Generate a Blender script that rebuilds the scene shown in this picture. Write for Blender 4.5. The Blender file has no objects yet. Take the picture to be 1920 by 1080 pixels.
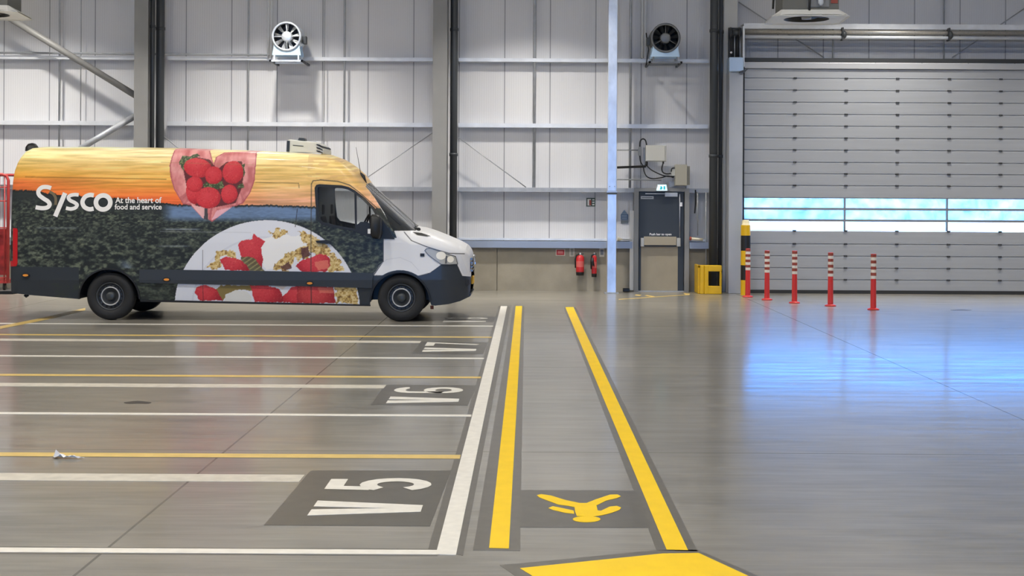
import bpy, bmesh, math, random
import numpy as np
from mathutils import Vector, Matrix

# ------------------------------------------------------------------ camera, world, sun, lamps, exposure
S = bpy.context.scene
COL = S.collection
EYE = 1.787            # eye height in metres
FPX = 2700.0           # focal length in pixels of a 1920 wide frame
VX, VY = 987.5, 379.0  # where the hall's long axis vanishes
ROLL = 0.0056

cam_d = bpy.data.cameras.new('camera')
cam_d.sensor_width = 36.0
cam_d.lens = FPX / 1920.0 * 36.0
cam_d.shift_x = (960 - VX) / 1920.0
cam_d.shift_y = -(540 - VY) / 1920.0
cam_d.clip_end = 2000
cam = bpy.data.objects.new('camera', cam_d)
COL.objects.link(cam)
cam.matrix_world = Matrix.Translation((0, 0, EYE)) @ Matrix.Rotation(math.pi / 2, 4, 'X') @ Matrix.Rotation(ROLL, 4, 'Z')
S.camera = cam

S.view_settings.view_transform = 'Standard'
S.view_settings.look = 'None'
S.view_settings.gamma = 1.0
S.view_settings.use_curve_mapping = False
S.view_settings.exposure = 0.0

w = bpy.data.worlds.new('sky'); S.world = w
w.use_nodes = True
bg = w.node_tree.nodes['Background']
bg.inputs[0].default_value = (0.075, 0.36, 1.0, 1)
bg.inputs[1].default_value = 9.0

sun_d = bpy.data.lights.new('sun', 'SUN'); sun_d.energy = 14.0; sun_d.angle = 0.02; sun_d.color = (1, 0.96, 0.9)
sun = bpy.data.objects.new('sun', sun_d); COL.objects.link(sun)
sun.rotation_euler = (math.radians(32), 0, 0)      # shines from behind the viewer, over the roof, towards +Y

LAMP_Z = 7.0
LAMPS = []
for LY, pws in ((26.55, (180, 225, 225, 188, 180, 165)), (17.0, (250, 250, 250, 255, 230, 230)), (8.5, (260, 260, 255, 180, 165, 165)), (0.5, (280, 280, 275, 190, 170, 170))):  # rows nearer than the back wall: unseen fill added for floor, van, upper wall
    for LX, p in zip((-15.1, -10.0, -4.9, 0.2, 7.0, 12.6), pws):
        LAMPS.append((LX, LY))
        ld = bpy.data.lights.new('high_bay_lamp', 'AREA')
        ld.shape = 'DISK'; ld.size = 0.34; ld.spread = math.radians(112 if LY > 20 else (180 if LY > 5 else 120)); ld.energy = p; ld.color = (1.0, 0.945, 0.86)
        lo = bpy.data.objects.new('high_bay_lamp', ld); COL.objects.link(lo)
        lo.location = (LX, LY, LAMP_Z if LY > 20 else 8.8)


def at(px, py, Y):
    """photo pixel -> world point at depth Y"""
    dx, dy = px - VX, py - VY
    tx = dx * math.cos(ROLL) + dy * math.sin(ROLL)
    ty = -dx * math.sin(ROLL) + dy * math.cos(ROLL)
    return Vector((tx * Y / FPX, Y, EYE - ty * Y / FPX))


def fl(px, py, z=0.0):
    """photo pixel -> point on the floor"""
    dx, dy = px - VX, py - VY
    tx = dx * math.cos(ROLL) + dy * math.sin(ROLL)
    ty = -dx * math.sin(ROLL) + dy * math.cos(ROLL)
    Y = (EYE - z) * FPX / ty
    return Vector((tx * Y / FPX, Y, z))


# ------------------------------------------------------------------ materials
def lin(c):
    c = c / 255.0
    return c / 12.92 if c <= 0.04045 else ((c + 0.055) / 1.055) ** 2.4


def rgb(r, g, b):
    return (lin(r), lin(g), lin(b), 1.0)


MATS = {}


def mat(name, col, rough=0.5, metal=0.0, noise=0.0, nscale=6.0, coat=0.0, emit=None, estr=0.0, bump=0.0, bscale=40.0, alpha=None, spec=None, stretch=None):
    if name in MATS:
        return MATS[name]
    m = bpy.data.materials.new(name); m.use_nodes = True
    nt = m.node_tree; b = nt.nodes['Principled BSDF']
    c = rgb(*col)
    b.inputs['Base Color'].default_value = c
    b.inputs['Roughness'].default_value = rough
    b.inputs['Metallic'].default_value = metal
    if coat: b.inputs['Coat Weight'].default_value = coat
    if spec is not None: b.inputs['Specular IOR Level'].default_value = spec
    if emit:
        b.inputs['Emission Color'].default_value = rgb(*emit); b.inputs['Emission Strength'].default_value = estr
    tc = nt.nodes.new('ShaderNodeTexCoord')
    if noise:
        n = nt.nodes.new('ShaderNodeTexNoise'); n.inputs['Scale'].default_value = nscale; n.inputs['Detail'].default_value = 6
        vec = tc.outputs['Object']
        if stretch:
            mp = nt.nodes.new('ShaderNodeMapping'); mp.inputs['Scale'].default_value = stretch
            nt.links.new(vec, mp.inputs[0]); vec = mp.outputs[0]
        nt.links.new(vec, n.inputs['Vector'])
        r = nt.nodes.new('ShaderNodeValToRGB')
        r.color_ramp.elements[0].position = 0.3; r.color_ramp.elements[1].position = 0.7
        r.color_ramp.elements[0].color = tuple(x * (1 - noise) for x in c[:3]) + (1,)
        r.color_ramp.elements[1].color = tuple(min(1, x * (1 + noise)) for x in c[:3]) + (1,)
        nt.links.new(n.outputs['Fac'], r.inputs[0]); nt.links.new(r.outputs[0], b.inputs['Base Color'])
    if bump:
        n2 = nt.nodes.new('ShaderNodeTexNoise'); n2.inputs['Scale'].default_value = bscale
        nt.links.new(tc.outputs['Object'], n2.inputs['Vector'])
        bp = nt.nodes.new('ShaderNodeBump'); bp.inputs['Strength'].default_value = bump; bp.inputs['Distance'].default_value = 0.01
        nt.links.new(n2.outputs['Fac'], bp.inputs['Height']); nt.links.new(bp.outputs[0], b.inputs['Normal'])
    MATS[name] = m
    return m


def mathn(nt, op, a, b=None, clamp=False):
    n = nt.nodes.new('ShaderNodeMath'); n.operation = op; n.use_clamp = clamp
    for i, v in enumerate((a, b)):
        if v is None: continue
        if isinstance(v, (int, float)): n.inputs[i].default_value = v
        else: nt.links.new(v, n.inputs[i])
    return n.outputs[0]


def mixc(nt, f, a, b):
    n = nt.nodes.new('ShaderNodeMix'); n.data_type = 'RGBA'
    if isinstance(f, (int, float)): n.inputs[0].default_value = f
    else: nt.links.new(f, n.inputs[0])
    for k, v in ((6, a), (7, b)):
        if isinstance(v, tuple): n.inputs[k].default_value = v
        else: nt.links.new(v, n.inputs[k])
    return n.outputs[2]


def noise_n(nt, vec, scale, sc=(1, 1, 1), detail=5, lo=0.35, hi=0.65):
    mp = nt.nodes.new('ShaderNodeMapping'); mp.inputs['Scale'].default_value = sc
    nt.links.new(vec, mp.inputs[0])
    n = nt.nodes.new('ShaderNodeTexNoise'); n.inputs['Scale'].default_value = scale; n.inputs['Detail'].default_value = detail
    nt.links.new(mp.outputs[0], n.inputs['Vector'])
    r = nt.nodes.new('ShaderNodeMapRange'); r.inputs[1].default_value = lo; r.inputs[2].default_value = hi
    nt.links.new(n.outputs['Fac'], r.inputs[0])
    return r.outputs[0]


def line_mask(nt, coord, x0, half):
    d = mathn(nt, 'ABSOLUTE', mathn(nt, 'SUBTRACT', coord, x0))
    return mathn(nt, 'LESS_THAN', d, half)


def floor_material():
    m = bpy.data.materials.new('polished_concrete'); m.use_nodes = True
    nt = m.node_tree; b = nt.nodes['Principled BSDF']
    tc = nt.nodes.new('ShaderNodeTexCoord'); P = tc.outputs['Object']
    sx = nt.nodes.new('ShaderNodeSeparateXYZ'); nt.links.new(P, sx.inputs[0])
    big = noise_n(nt, P, 0.35, (1, 0.5, 1), 6)
    mid = noise_n(nt, P, 1.4, (0.6, 1.6, 1), 8)
    fine = noise_n(nt, P, 7, (0.35, 2.2, 1), 8, 0.3, 0.7)
    c = mixc(nt, big, rgb(108, 107, 101), rgb(150, 146, 137))
    c = mixc(nt, mathn(nt, 'MULTIPLY', mid, 0.5), c, rgb(108, 107, 103))
    c = mixc(nt, mathn(nt, 'MULTIPLY', fine, 0.38), c, rgb(160, 155, 144))
    smud = noise_n(nt, P, 0.9, (0.5, 2.6, 1), 3, 0.52, 0.72)
    c = mixc(nt, mathn(nt, 'MULTIPLY', smud, 0.35), c, rgb(92, 91, 88))
    scr = noise_n(nt, P, 5.0, (0.15, 9.0, 1), 2, 0.60, 0.68)
    c = mixc(nt, mathn(nt, 'MULTIPLY', scr, 0.22), c, rgb(176, 171, 160))
    jm = None
    for x0 in (-8.42, -2.14, 4.14, 10.42):
        k = line_mask(nt, sx.outputs[0], x0, 0.008); jm = k if jm is None else mathn(nt, 'MAXIMUM', jm, k)
    for y0 in (5.0, 10.3, 15.6, 20.9, 26.2):
        k = line_mask(nt, sx.outputs[1], y0, 0.008); jm = mathn(nt, 'MAXIMUM', jm, k)
    c = mixc(nt, mathn(nt, 'MULTIPLY', jm, 0.75), c, rgb(84, 82, 78))
    nt.links.new(c, b.inputs['Base Color'])
    rn = noise_n(nt, P, 3.0, (0.3, 2.0, 1), 6, 0.3, 0.7)
    rr = mathn(nt, 'ADD', mathn(nt, 'MULTIPLY', rn, 0.12), 0.30)
    nt.links.new(mathn(nt, 'ADD', rr, mathn(nt, 'MULTIPLY', jm, 0.4)), b.inputs['Roughness'])
    b.inputs['Coat Weight'].default_value = 0.58
    b.inputs['Specular IOR Level'].default_value = 0.3
    b.inputs['Coat IOR'].default_value = 1.5
    nt.links.new(mathn(nt, 'ADD', mathn(nt, 'MULTIPLY', rn, 0.10), 0.10), b.inputs['Coat Roughness'])
    b.inputs['IOR'].default_value = 1.45
    bn = noise_n(nt, P, 2.0, (0.30, 1.5, 1), 3, 0.2, 0.8)
    bp = nt.nodes.new('ShaderNodeBump'); bp.inputs['Strength'].default_value = 1.0; bp.inputs['Distance'].default_value = 0.0016
    nt.links.new(bn, bp.inputs['Height']); nt.links.new(bp.outputs[0], b.inputs['Normal']); nt.links.new(bp.outputs[0], b.inputs['Coat Normal'])
    return m


def cladding_material():
    m = bpy.data.materials.new('ribbed_cladding'); m.use_nodes = True
    nt = m.node_tree; b = nt.nodes['Principled BSDF']
    tc = nt.nodes.new('ShaderNodeTexCoord'); P = tc.outputs['Object']
    sx = nt.nodes.new('ShaderNodeSeparateXYZ'); nt.links.new(P, sx.inputs[0])
    X = sx.outputs[0]
    u = mathn(nt, 'FRACT', mathn(nt, 'DIVIDE', mathn(nt, 'ADD', X, 100.0 * 0.926 + CLAD_OFF), 0.926))
    edge = mathn(nt, 'LESS_THAN', mathn(nt, 'ABSOLUTE', mathn(nt, 'SUBTRACT', u, 0.5)), 0.013)
    n = noise_n(nt, P, 1.2, (1, 1, 0.3), 4)
    c = mixc(nt, n, rgb(205, 206, 210), rgb(212, 213, 216))
    ribm = mathn(nt, 'LESS_THAN', mathn(nt, 'FRACT', mathn(nt, 'DIVIDE', X, 0.0463)), 0.22)
    c = mixc(nt, mathn(nt, 'MULTIPLY', ribm, 0.10), c, rgb(150, 152, 156))
    c = mixc(nt, mathn(nt, 'MULTIPLY', edge, 0.75), c, rgb(120, 124, 132))
    nt.links.new(c, b.inputs['Base Color'])
    b.inputs['Roughness'].default_value = 0.55
    wv = mathn(nt, 'SINE', mathn(nt, 'MULTIPLY', X, 2 * math.pi / 0.0463))
    bp = nt.nodes.new('ShaderNodeBump'); bp.inputs['Strength'].default_value = 0.25; bp.inputs['Distance'].default_value = 0.002
    nt.links.new(wv, bp.inputs['Height']); nt.links.new(bp.outputs[0], b.inputs['Normal'])
    return m


def pane_material(name, tint=(235, 245, 250), gl=0.12):
    m = bpy.data.materials.new(name); m.use_nodes = True
    nt = m.node_tree; nt.nodes.remove(nt.nodes['Principled BSDF'])
    out = nt.nodes['Material Output']
    t = nt.nodes.new('ShaderNodeBsdfTransparent'); t.inputs[0].default_value = rgb(*tint)
    g = nt.nodes.new('ShaderNodeBsdfGlossy'); g.inputs['Roughness'].default_value = 0.03
    fr = nt.nodes.new('ShaderNodeFresnel'); fr.inputs[0].default_value = 1.5
    mx = nt.nodes.new('ShaderNodeMixShader')
    nt.links.new(mathn(nt, 'ADD', fr.outputs[0], gl * 0.3), mx.inputs[0])
    nt.links.new(t.outputs[0], mx.inputs[1]); nt.links.new(g.outputs[0], mx.inputs[2])
    nt.links.new(mx.outputs[0], out.inputs[0])
    return m


def frosted_pane(name):
    """clear acrylic door glazing, lightly scratched"""
    m = bpy.data.materials.new(name); m.use_nodes = True
    nt = m.node_tree; nt.nodes.remove(nt.nodes['Principled BSDF'])
    out = nt.nodes['Material Output']
    t = nt.nodes.new('ShaderNodeBsdfTransparent'); t.inputs[0].default_value = (0.92, 0.96, 1.0, 1)
    d = nt.nodes.new('ShaderNodeBsdfTranslucent'); d.inputs[0].default_value = (0.85, 0.92, 1.0, 1)
    mx = nt.nodes.new('ShaderNodeMixShader'); mx.inputs[0].default_value = 0.15
    nt.links.new(t.outputs[0], mx.inputs[1]); nt.links.new(d.outputs[0], mx.inputs[2])
    nt.links.new(mx.outputs[0], out.inputs[0])
    return m


CLAD_OFF = -at(690, 170, 29.3).x + 0.463

# ------------------------------------------------------------------ mesh helpers


class MB:
    def __init__(s): s.v = []; s.f = []; s.smooth = []

    def add(s, vs, fs, smooth=False):
        o = len(s.v); s.v += [tuple(p) for p in vs]
        s.f += [tuple(i + o for i in f) for f in fs]; s.smooth += [smooth] * len(fs)
        return s

    def box(s, x0, x1, y0, y1, z0, z1):
        if x0 > x1: x0, x1 = x1, x0
        if y0 > y1: y0, y1 = y1, y0
        if z0 > z1: z0, z1 = z1, z0
        v = [(x0, y0, z0), (x1, y0, z0), (x1, y1, z0), (x0, y1, z0), (x0, y0, z1), (x1, y0, z1), (x1, y1, z1), (x0, y1, z1)]
        return s.add(v, [(0, 3, 2, 1), (4, 5, 6, 7), (0, 1, 5, 4), (1, 2, 6, 5), (2, 3, 7, 6), (3, 0, 4, 7)])

    def prism(s, pts, d, both=True):
        """pts: list of Vector polygon, d: extrusion vector"""
        n = len(pts); d = Vector(d)
        v = [Vector(p) for p in pts] + [Vector(p) + d for p in pts]
        f = [tuple(range(n))[::-1], tuple(range(n, 2 * n))] + [(i, (i + 1) % n, n + (i + 1) % n, n + i) for i in range(n)]
        return s.add(v, f)

    def tube(s, path, r, n=12, cap=True, smooth=True):
        path = [Vector(p) for p in path]; k = len(path)
        rs = r if isinstance(r, (list, tuple)) else [r] * k
        vs = []; fs = []
        ref = None
        for i, p in enumerate(path):
            t = (path[min(i + 1, k - 1)] - path[max(i - 1, 0)]).normalized()
            if ref is None:
                ref = Vector((0, 0, 1)) if abs(t.z) < 0.9 else Vector((1, 0, 0))
            a = t.cross(ref).normalized(); b = t.cross(a).normalized()
            ref = a.cross(t).normalized()
            for j in range(n):
                q = 2 * math.pi * j / n
                vs.append(p + (a * math.cos(q) + b * math.sin(q)) * rs[i])
        for i in range(k - 1):
            for j in range(n):
                fs.append((i * n + j, i * n + (j + 1) % n, (i + 1) * n + (j + 1) % n, (i + 1) * n + j))
        s.add(vs, fs, smooth)
        if cap:
            o = len(s.v) - len(vs)
            s.f.append(tuple(o + j for j in range(n))); s.smooth.append(False)
            s.f.append(tuple(o + (k - 1) * n + j for j in range(n))[::-1]); s.smooth.append(False)
        return s

    def lathe(s, origin, axis, prof, n=32, smooth=True):
        """prof: list of (distance along axis, radius)"""
        origin = Vector(origin); axis = Vector(axis).normalized()
        ref = Vector((0, 0, 1)) if abs(axis.z) < 0.9 else Vector((1, 0, 0))
        a = axis.cross(ref).normalized(); b = axis.cross(a).normalized()
        vs = []; fs = []
        for (d, r) in prof:
            for j in range(n):
                q = 2 * math.pi * j / n
                vs.append(origin + axis * d + (a * math.cos(q) + b * math.sin(q)) * r)
        for i in range(len(prof) - 1):
            for j in range(n):
                fs.append((i * n + j, i * n + (j + 1) % n, (i + 1) * n + (j + 1) % n, (i + 1) * n + j))
        return s.add(vs, fs, smooth)

    def disc(s, origin, axis, r, n=32):
        origin = Vector(origin); axis = Vector(axis).normalized()
        ref = Vector((0, 0, 1)) if abs(axis.z) < 0.9 else Vector((1, 0, 0))
        a = axis.cross(ref).normalized(); b = axis.cross(a).normalized()
        return s.add([origin + (a * math.cos(2 * math.pi * j / n) + b * math.sin(2 * math.pi * j / n)) * r for j in range(n)], [tuple(range(n))])

    def build(s, name, m, parent=None, bevel=0.0, origin=None):
        me = bpy.data.meshes.new(name)
        o = bpy.data.objects.new(name, me)
        COL.objects.link(o)
        off = Vector((0, 0, 0))
        if origin is not None: off = Vector(origin)
        if parent is not None:
            o.parent = parent
            base = Vector(parent.get('base', (0, 0, 0)))
        else:
            base = Vector((0, 0, 0))
        vs = [tuple(Vector(p) - off) for p in s.v] if origin is not None else s.v
        me.from_pydata(vs, [], s.f)
        me.polygons.foreach_set('use_smooth', s.smooth)
        me.update()
        bm = bmesh.new(); bm.from_mesh(me)
        bmesh.ops.recalc_face_normals(bm, faces=bm.faces)
        bm.to_mesh(me); bm.free()
        o.location = off
        if m is not None: me.materials.append(m)
        if bevel:
            md = o.modifiers.new('bevel', 'BEVEL'); md.width = bevel; md.segments = 2; md.limit_method = 'ANGLE'
        return o


def thing(name, label, cat, loc=(0, 0, 0), group=None):
    """Empty at the thing's base; children are given in world coordinates through put()"""
    o = bpy.data.objects.new(name, None); COL.objects.link(o)
    o.location = loc; o['label'] = label; o['category'] = cat
    if group: o['group'] = group
    o.empty_display_size = 0.2
    return o


def part(root, name, mb, m, bevel=0.0, sub=None, label=None):
    """mesh given in world coordinates, attached below root (or below sub)"""
    o = mb.build(name, m, bevel=bevel)
    par = sub if sub is not None else root
    wl = Vector((0, 0, 0)); p = par
    while p is not None:
        wl += p.location; p = p.parent
    # move vertices so that the part's origin sits at its thing's base
    me = o.data
    co = np.empty(len(me.vertices) * 3, dtype=np.float32); me.vertices.foreach_get('co', co)
    co = co.reshape(-1, 3) - np.array(wl, dtype=np.float32)
    me.vertices.foreach_set('co', co.ravel()); me.update()
    o.parent = par
    if label: o['label'] = label
    return o


def tag(o, label, cat, group=None, kind=None):
    o['label'] = label; o['category'] = cat
    if group: o['group'] = group
    if kind: o['kind'] = kind
    return o


def struct(o, label=None):
    o['kind'] = 'structure'
    if label: o['label'] = label
    return o


def copy_tree(o, parent=None):
    c = o.copy(); COL.objects.link(c); c.parent = parent
    for ch in list(o.children): copy_tree(ch, c)
    return c


# ------------------------------------------------------------------ palette
M_floor = floor_material()
M_clad = cladding_material()
M_conc = mat('plinth_concrete', (150, 144, 130), 0.8, noise=0.12, nscale=2.5, bump=0.2)
M_galv = mat('galvanised_steel', (196, 200, 206), 0.38, 0.75, noise=0.14, nscale=9)
M_galvd = mat('dull_galvanised_steel', (168, 172, 178), 0.5, 0.4, noise=0.12, nscale=7)
M_rail = mat('rail_steel', (214, 218, 224), 0.4, 0.2, noise=0.08, nscale=5)
M_col = mat('column_grey_paint', (134, 134, 133), 0.5, noise=0.06, nscale=2)
M_dark = mat('dark_grey_paint', (62, 66, 70), 0.45)
M_dark2 = mat('charcoal_paint', (48, 52, 56), 0.4)
M_black = mat('black_plastic', (24, 25, 27), 0.45)
M_white = mat('white_paint', (225, 226, 228), 0.4)
M_ceil = mat('ceiling_sheet', (214, 217, 222), 0.6)
M_lwhite = mat('white_line_paint', (222, 219, 210), 0.35, noise=0.08, nscale=12)
M_lworn = mat('worn_white_line_paint', (196, 191, 179), 0.4, noise=0.14, nscale=10)
M_lyel = mat('yellow_line_paint', (232, 194, 0), 0.5, noise=0.05, nscale=5, spec=0.25)
M_lyel2 = mat('thin_yellow_tape', (206, 178, 104), 0.45, noise=0.1, nscale=8)
M_lgrey = mat('dark_line_underlay', (98, 95, 88), 0.32, noise=0.12, nscale=9)

# ------------------------------------------------------------------ setting
CY = 29.3           # cladding plane
PY = 29.06          # concrete plinth face
DY = 28.67          # dock door plane
TOP = 9.6
DX0 = at(1394, 300, DY).x
DX1 = DX0 + 7.2
DTOP = at(1500, 118, DY).z

struct(MB().add([(-25, -25, 0), (25, -25, 0), (25, CY + 0.1, 0), (-25, CY + 0.1, 0), (-25, -25, -0.3), (25, -25, -0.3), (25, CY + 0.1, -0.3), (-25, CY + 0.1, -0.3)],
                [(0, 1, 2, 3), (4, 7, 6, 5), (0, 4, 5, 1), (1, 5, 6, 2), (2, 6, 7, 3), (3, 7, 4, 0)]).build('floor', M_floor))
struct(MB().box(-25, 25, -25, CY + 0.2, TOP, TOP + 0.2).build('ceiling', M_ceil))
b = MB()
b.box(-25, DX0, CY, CY + 0.1, 0.8, TOP)
b.box(DX0, DX1, CY, CY + 0.1, DTOP + 0.02, TOP)
b.box(DX1, 25, CY, CY + 0.1, 0, TOP)
b.box(DX0 - 0.08, DX1 + 0.05, DY + 0.06, CY, DTOP - 0.06, DTOP + 0.02)
b.box(DX0 - 0.08, DX0 - 0.02, DY + 0.30, CY, 0, DTOP + 0.02).box(DX1, DX1 + 0.06, DY - 0.05, CY, 0, DTOP + 0.02)
struct(b.build('wall_back', M_clad))
struct(MB().box(-25, -24.9, -12, CY, 0, TOP).build('wall_left', M_clad))
struct(MB().box(24.9, 25, -12, CY, 0, TOP).build('wall_right', M_clad))
struct(MB().box(-25, -9, -12.1, -12, 0, TOP).box(9, 25, -12.1, -12, 0, TOP).box(-9, 9, -12.1, -12, 5.0, TOP).box(-9, -5, -12.1, -12, 0, 5.0).box(5, 9, -12.1, -12, 0, 5.0).box(-0.6, 0.6, -12.1, -12, 0, 5.0).build('wall_front', M_clad))
# concrete plinth along the foot of the wall
zt = at(1000, 464, PY).z
xj = at(932, 500, PY).x
b = MB().box(-24.9, xj - 0.006, PY, CY + 0.1, 0, zt)
b.box(xj + 0.006, DX0 - 0.2, PY, CY + 0.1, 0, zt)
b.box(xj - 0.1, xj + 0.1, PY + 0.04, CY + 0.1, 0, zt - 0.01)
struct(b.build('trim_1', M_conc))

# yard beyond the dock door
M_yard = mat('yard_concrete', (232, 230, 224), 0.9, noise=0.05, nscale=0.2)
M_hedge = mat('tree_line_leaves', (112, 128, 140), 0.9, noise=0.75, nscale=0.8)
struct(MB().box(-150, 250, CY + 0.2, 150, -0.35, -0.02).build('yard_ground', M_yard))
random.seed(4)
b = MB()
vs = []; fs = []
for i in range(150):
    x = -30 + i * 1.6
    for j, (hh, dd) in enumerate(((0, 0), (1.6, -0.3), (3.2, 0.6), (4.6, 1.6))):
        hgt = hh * (1.1 + 0.9 * math.sin(i * 0.23 + 1) * math.sin(i * 0.071) + random.uniform(-0.25, 0.5))
        vs.append((x, 146 + dd + random.uniform(-0.8, 0.8), max(0.0, hgt) - 0.05 * (j == 0)))
for i in range(149):
    for j in range(3):
        fs.append((i * 4 + j, (i + 1) * 4 + j, (i + 1) * 4 + j + 1, i * 4 + j + 1))
n0 = len(vs)
vs += [(v[0], v[1] + 5, v[2] - 0.02) for v in vs]
fs += [tuple(n0 + k for k in f)[::-1] for f in fs]
for i in range(149):
    fs.append((i * 4 + 3, (i + 1) * 4 + 3, n0 + (i + 1) * 4 + 3, n0 + i * 4 + 3))
b.add(vs, fs, True)
tag(b.build('tree_line', M_hedge), 'blue-green line of shrubs beyond the yard, seen through the dock door glazing', 'shrubs', kind='stuff')


# ------------------------------------------------------------------ lamps above the frame
M_lens = mat('lamp_lens', (255, 250, 240), 0.4, emit=(255, 244, 225), estr=6.0)
proto = thing('high_bay_light', 'round high bay lamp hanging from the hall ceiling, above the picture', 'ceiling light', (0, 0, LAMP_Z), 'high bay lamps under the ceiling')
part(proto, 'housing', MB().lathe((0, 0, LAMP_Z + 0.05), (0, 0, 1), [(0, 0.24), (0.06, 0.24), (0.14, 0.12), (0.3, 0.10), (0.3, 0.0)], 20), M_dark)
part(proto, 'suspension_rod', MB().tube([(0, 0, LAMP_Z + 0.34), (0, 0, TOP)], 0.012, 6), M_galvd)
part(proto, 'lens', MB().lathe((0, 0, LAMP_Z + 0.045), (0, 0, 1), [(0.0, 0.21), (0.0, 0.18), (0.0, 0.0)], 20), M_lens)
for i, (x, y) in enumerate(LAMPS):
    o = proto if i == 0 else copy_tree(proto)
    o.location = (x, y, LAMP_Z if y > 20 else 8.8)
    if y < 20:
        for ch in o.children:
            if ch.name.startswith('suspension_rod'): ch.scale.z = 0.2; ch.location.z += 0.28
    o['label'] = 'round high bay lamp overhead, %s, %s' % (('row along back wall', 'added fill row just before the van', 'added fill row over the V5 bay', 'added fill row above the viewer')[i // 6],
                 ('far left', 'second from left', 'third from left', 'third from right', 'second from right', 'far right')[i % 6])

# ------------------------------------------------------------------ columns, pipes
def h_column(px0, px1, Yf, depth, name, label, m, ytop=0, base=None, z0=0.0):
    x0 = at(px0, 200, Yf).x; x1 = at(px1, 200, Yf).x
    z1 = TOP
    r = thing(name, label, 'column', ((x0 + x1) / 2, Yf + depth / 2, z0))
    part(r, 'flange', MB().box(x0, x1, Yf, Yf + 0.025, z0, z1), m)
    part(r, 'flange', MB().box(x0, x1, Yf + depth - 0.025, Yf + depth, z0, z1), m)
    xm = (x0 + x1) / 2
    part(r, 'web', MB().box(xm - 0.008, xm + 0.008, Yf + 0.025, Yf + depth - 0.025, z0, z1), m)
    part(r, 'base_plate', MB().box(x0 - 0.05, x1 + 0.002, Yf - 0.05, Yf + depth + 0.02, z0, z0 + 0.025), m)
    return r


h_column(251, 277, 28.45, 0.42, 'steel_column', 'grey steel I-beam column behind the rear half of the van', M_col)
h_column(811, 838, 28.45, 0.42, 'steel_column', 'grey steel I-beam column rising behind the bonnet of the van', M_col)


def pipe(px, Y, r, z0, z1, label, m=None):
    x = at(px, 200, Y).x
    t = thing('downpipe', label, 'pipe', (x, Y, z0))
    part(t, 'pipe', MB().tube([(x, Y, z0), (x, Y, z1)], r, 16), m or M_dark)
    for zz in (z0 + 0.4, z0 + 2.7, z0 + 5.2):
        if zz < z1: part(t, 'collar', MB().lathe((x, Y, zz), (0, 0, 1), [(0, r), (0, r + 0.012), (0.06, r + 0.012), (0.06, r)], 16), m or M_dark)
    return t


pipe(300, 28.93, 0.085, 0, TOP, 'dark grey downpipe right of the column behind the van rear')
pipe(285.5, 28.60, 0.045, 0, TOP, 'slim dark tube added for the shaded web of the column behind the van rear', M_dark2)  # dark tube added to stand for shade on the column web
pipe(851, 28.80, 0.075, 0, TOP, 'dark grey downpipe right of the column behind the van bonnet')
pipe(1338.5, 28.78, 0.085, 0, TOP, 'dark grey downpipe behind the yellow guard, right of the door')
pipe(1351, 28.95, 0.042, 0, TOP, 'slim dark grey pipe between the thick downpipe and the dock door jamb', M_dark)

# galvanised post in front of the wall
gx0 = at(1139.5, 300, 28.3).x; gx1 = at(1156.5, 300, 28.3).x
M_post = mat('bright_galvanised', (212, 219, 228), 0.34, 0.6, noise=0.16, nscale=5, stretch=(1, 1, 0.6))
t = thing('galvanised_post', 'bright galvanised square steel post standing left of the grey door', 'post', ((gx0 + gx1) / 2, 28.4, 0))
zj = at(1148, 361, 28.3).z
part(t, 'lower_post', MB().box(gx0, gx1, 28.3, 28.48, 0.02, zj - 0.03), M_post, 0.008)
part(t, 'upper_post', MB().box(gx0, gx1, 28.3, 28.48, zj + 0.03, TOP), M_post, 0.008)
part(t, 'joint_plate', MB().box(gx0 - 0.01, gx1 + 0.01, 28.29, 28.49, zj - 0.03, zj - 0.002), M_dark)
part(t, 'joint_plate', MB().box(gx0 - 0.01, gx1 + 0.01, 28.29, 28.49, zj + 0.002, zj + 0.03), M_galv)
part(t, 'base_plate', MB().box(gx0 - 0.05, gx1 + 0.05, 28.25, 28.53, 0, 0.02), M_galvd)
for sx in (gx0 + 0.04, gx1 - 0.04):
    part(t, 'bolt', MB().lathe((sx, 28.285, zj + 0.12), (0, -1, 0), [(0, 0.012), (0.01, 0.012), (0.01, 0)], 6), M_galvd)

# ------------------------------------------------------------------ horizontal sheeting rails (C section)
bays = [(-14.0, at(251, 200, 28.9).x, 'left of the first column'),
        (at(309, 200, 28.9).x, at(811, 200, 28.9).x, 'between the two columns above the van'),
        (at(859, 200, 28.9).x, at(1331, 200, 28.9).x, 'between the right column and the downpipe')]
def c_rail(x0, x1, ztop, zbot, yf, yb, name, label, m, group=None, lip=True):
    b = MB()
    b.box(x0, x1, yf, yf + 0.006, zbot, ztop)
    b.box(x0, x1, yf + 0.006, yb, ztop - 0.006, ztop)
    b.box(x0, x1, yf + 0.006, yb, zbot, zbot + 0.006)
    o = b.build(name, m); tag(o, label, 'rail', group)
    return o
levels = [((700, 107.6), (700, 114.2), 29.1, 'topmost'), ((600, 229.3), (600, 237.0), 29.1, 'second from top'), ((950, 351.5), (950, 359.5), 29.0, 'third from top')]
for li, (pt, pb, yf, nm) in enumerate(levels):
    for bi, (x0, x1, bn) in enumerate(bays):
        zt_ = at(*pt, yf).z; zb_ = at(*pb, yf).z
        if li == 2 and bi == 2: pass
        c_rail(x0, x1, zt_, zb_, yf, CY, 'sheeting_rail', 'galvanised wall rail, %s, %s' % (nm, bn), M_rail if li < 2 else M_galvd)
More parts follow.
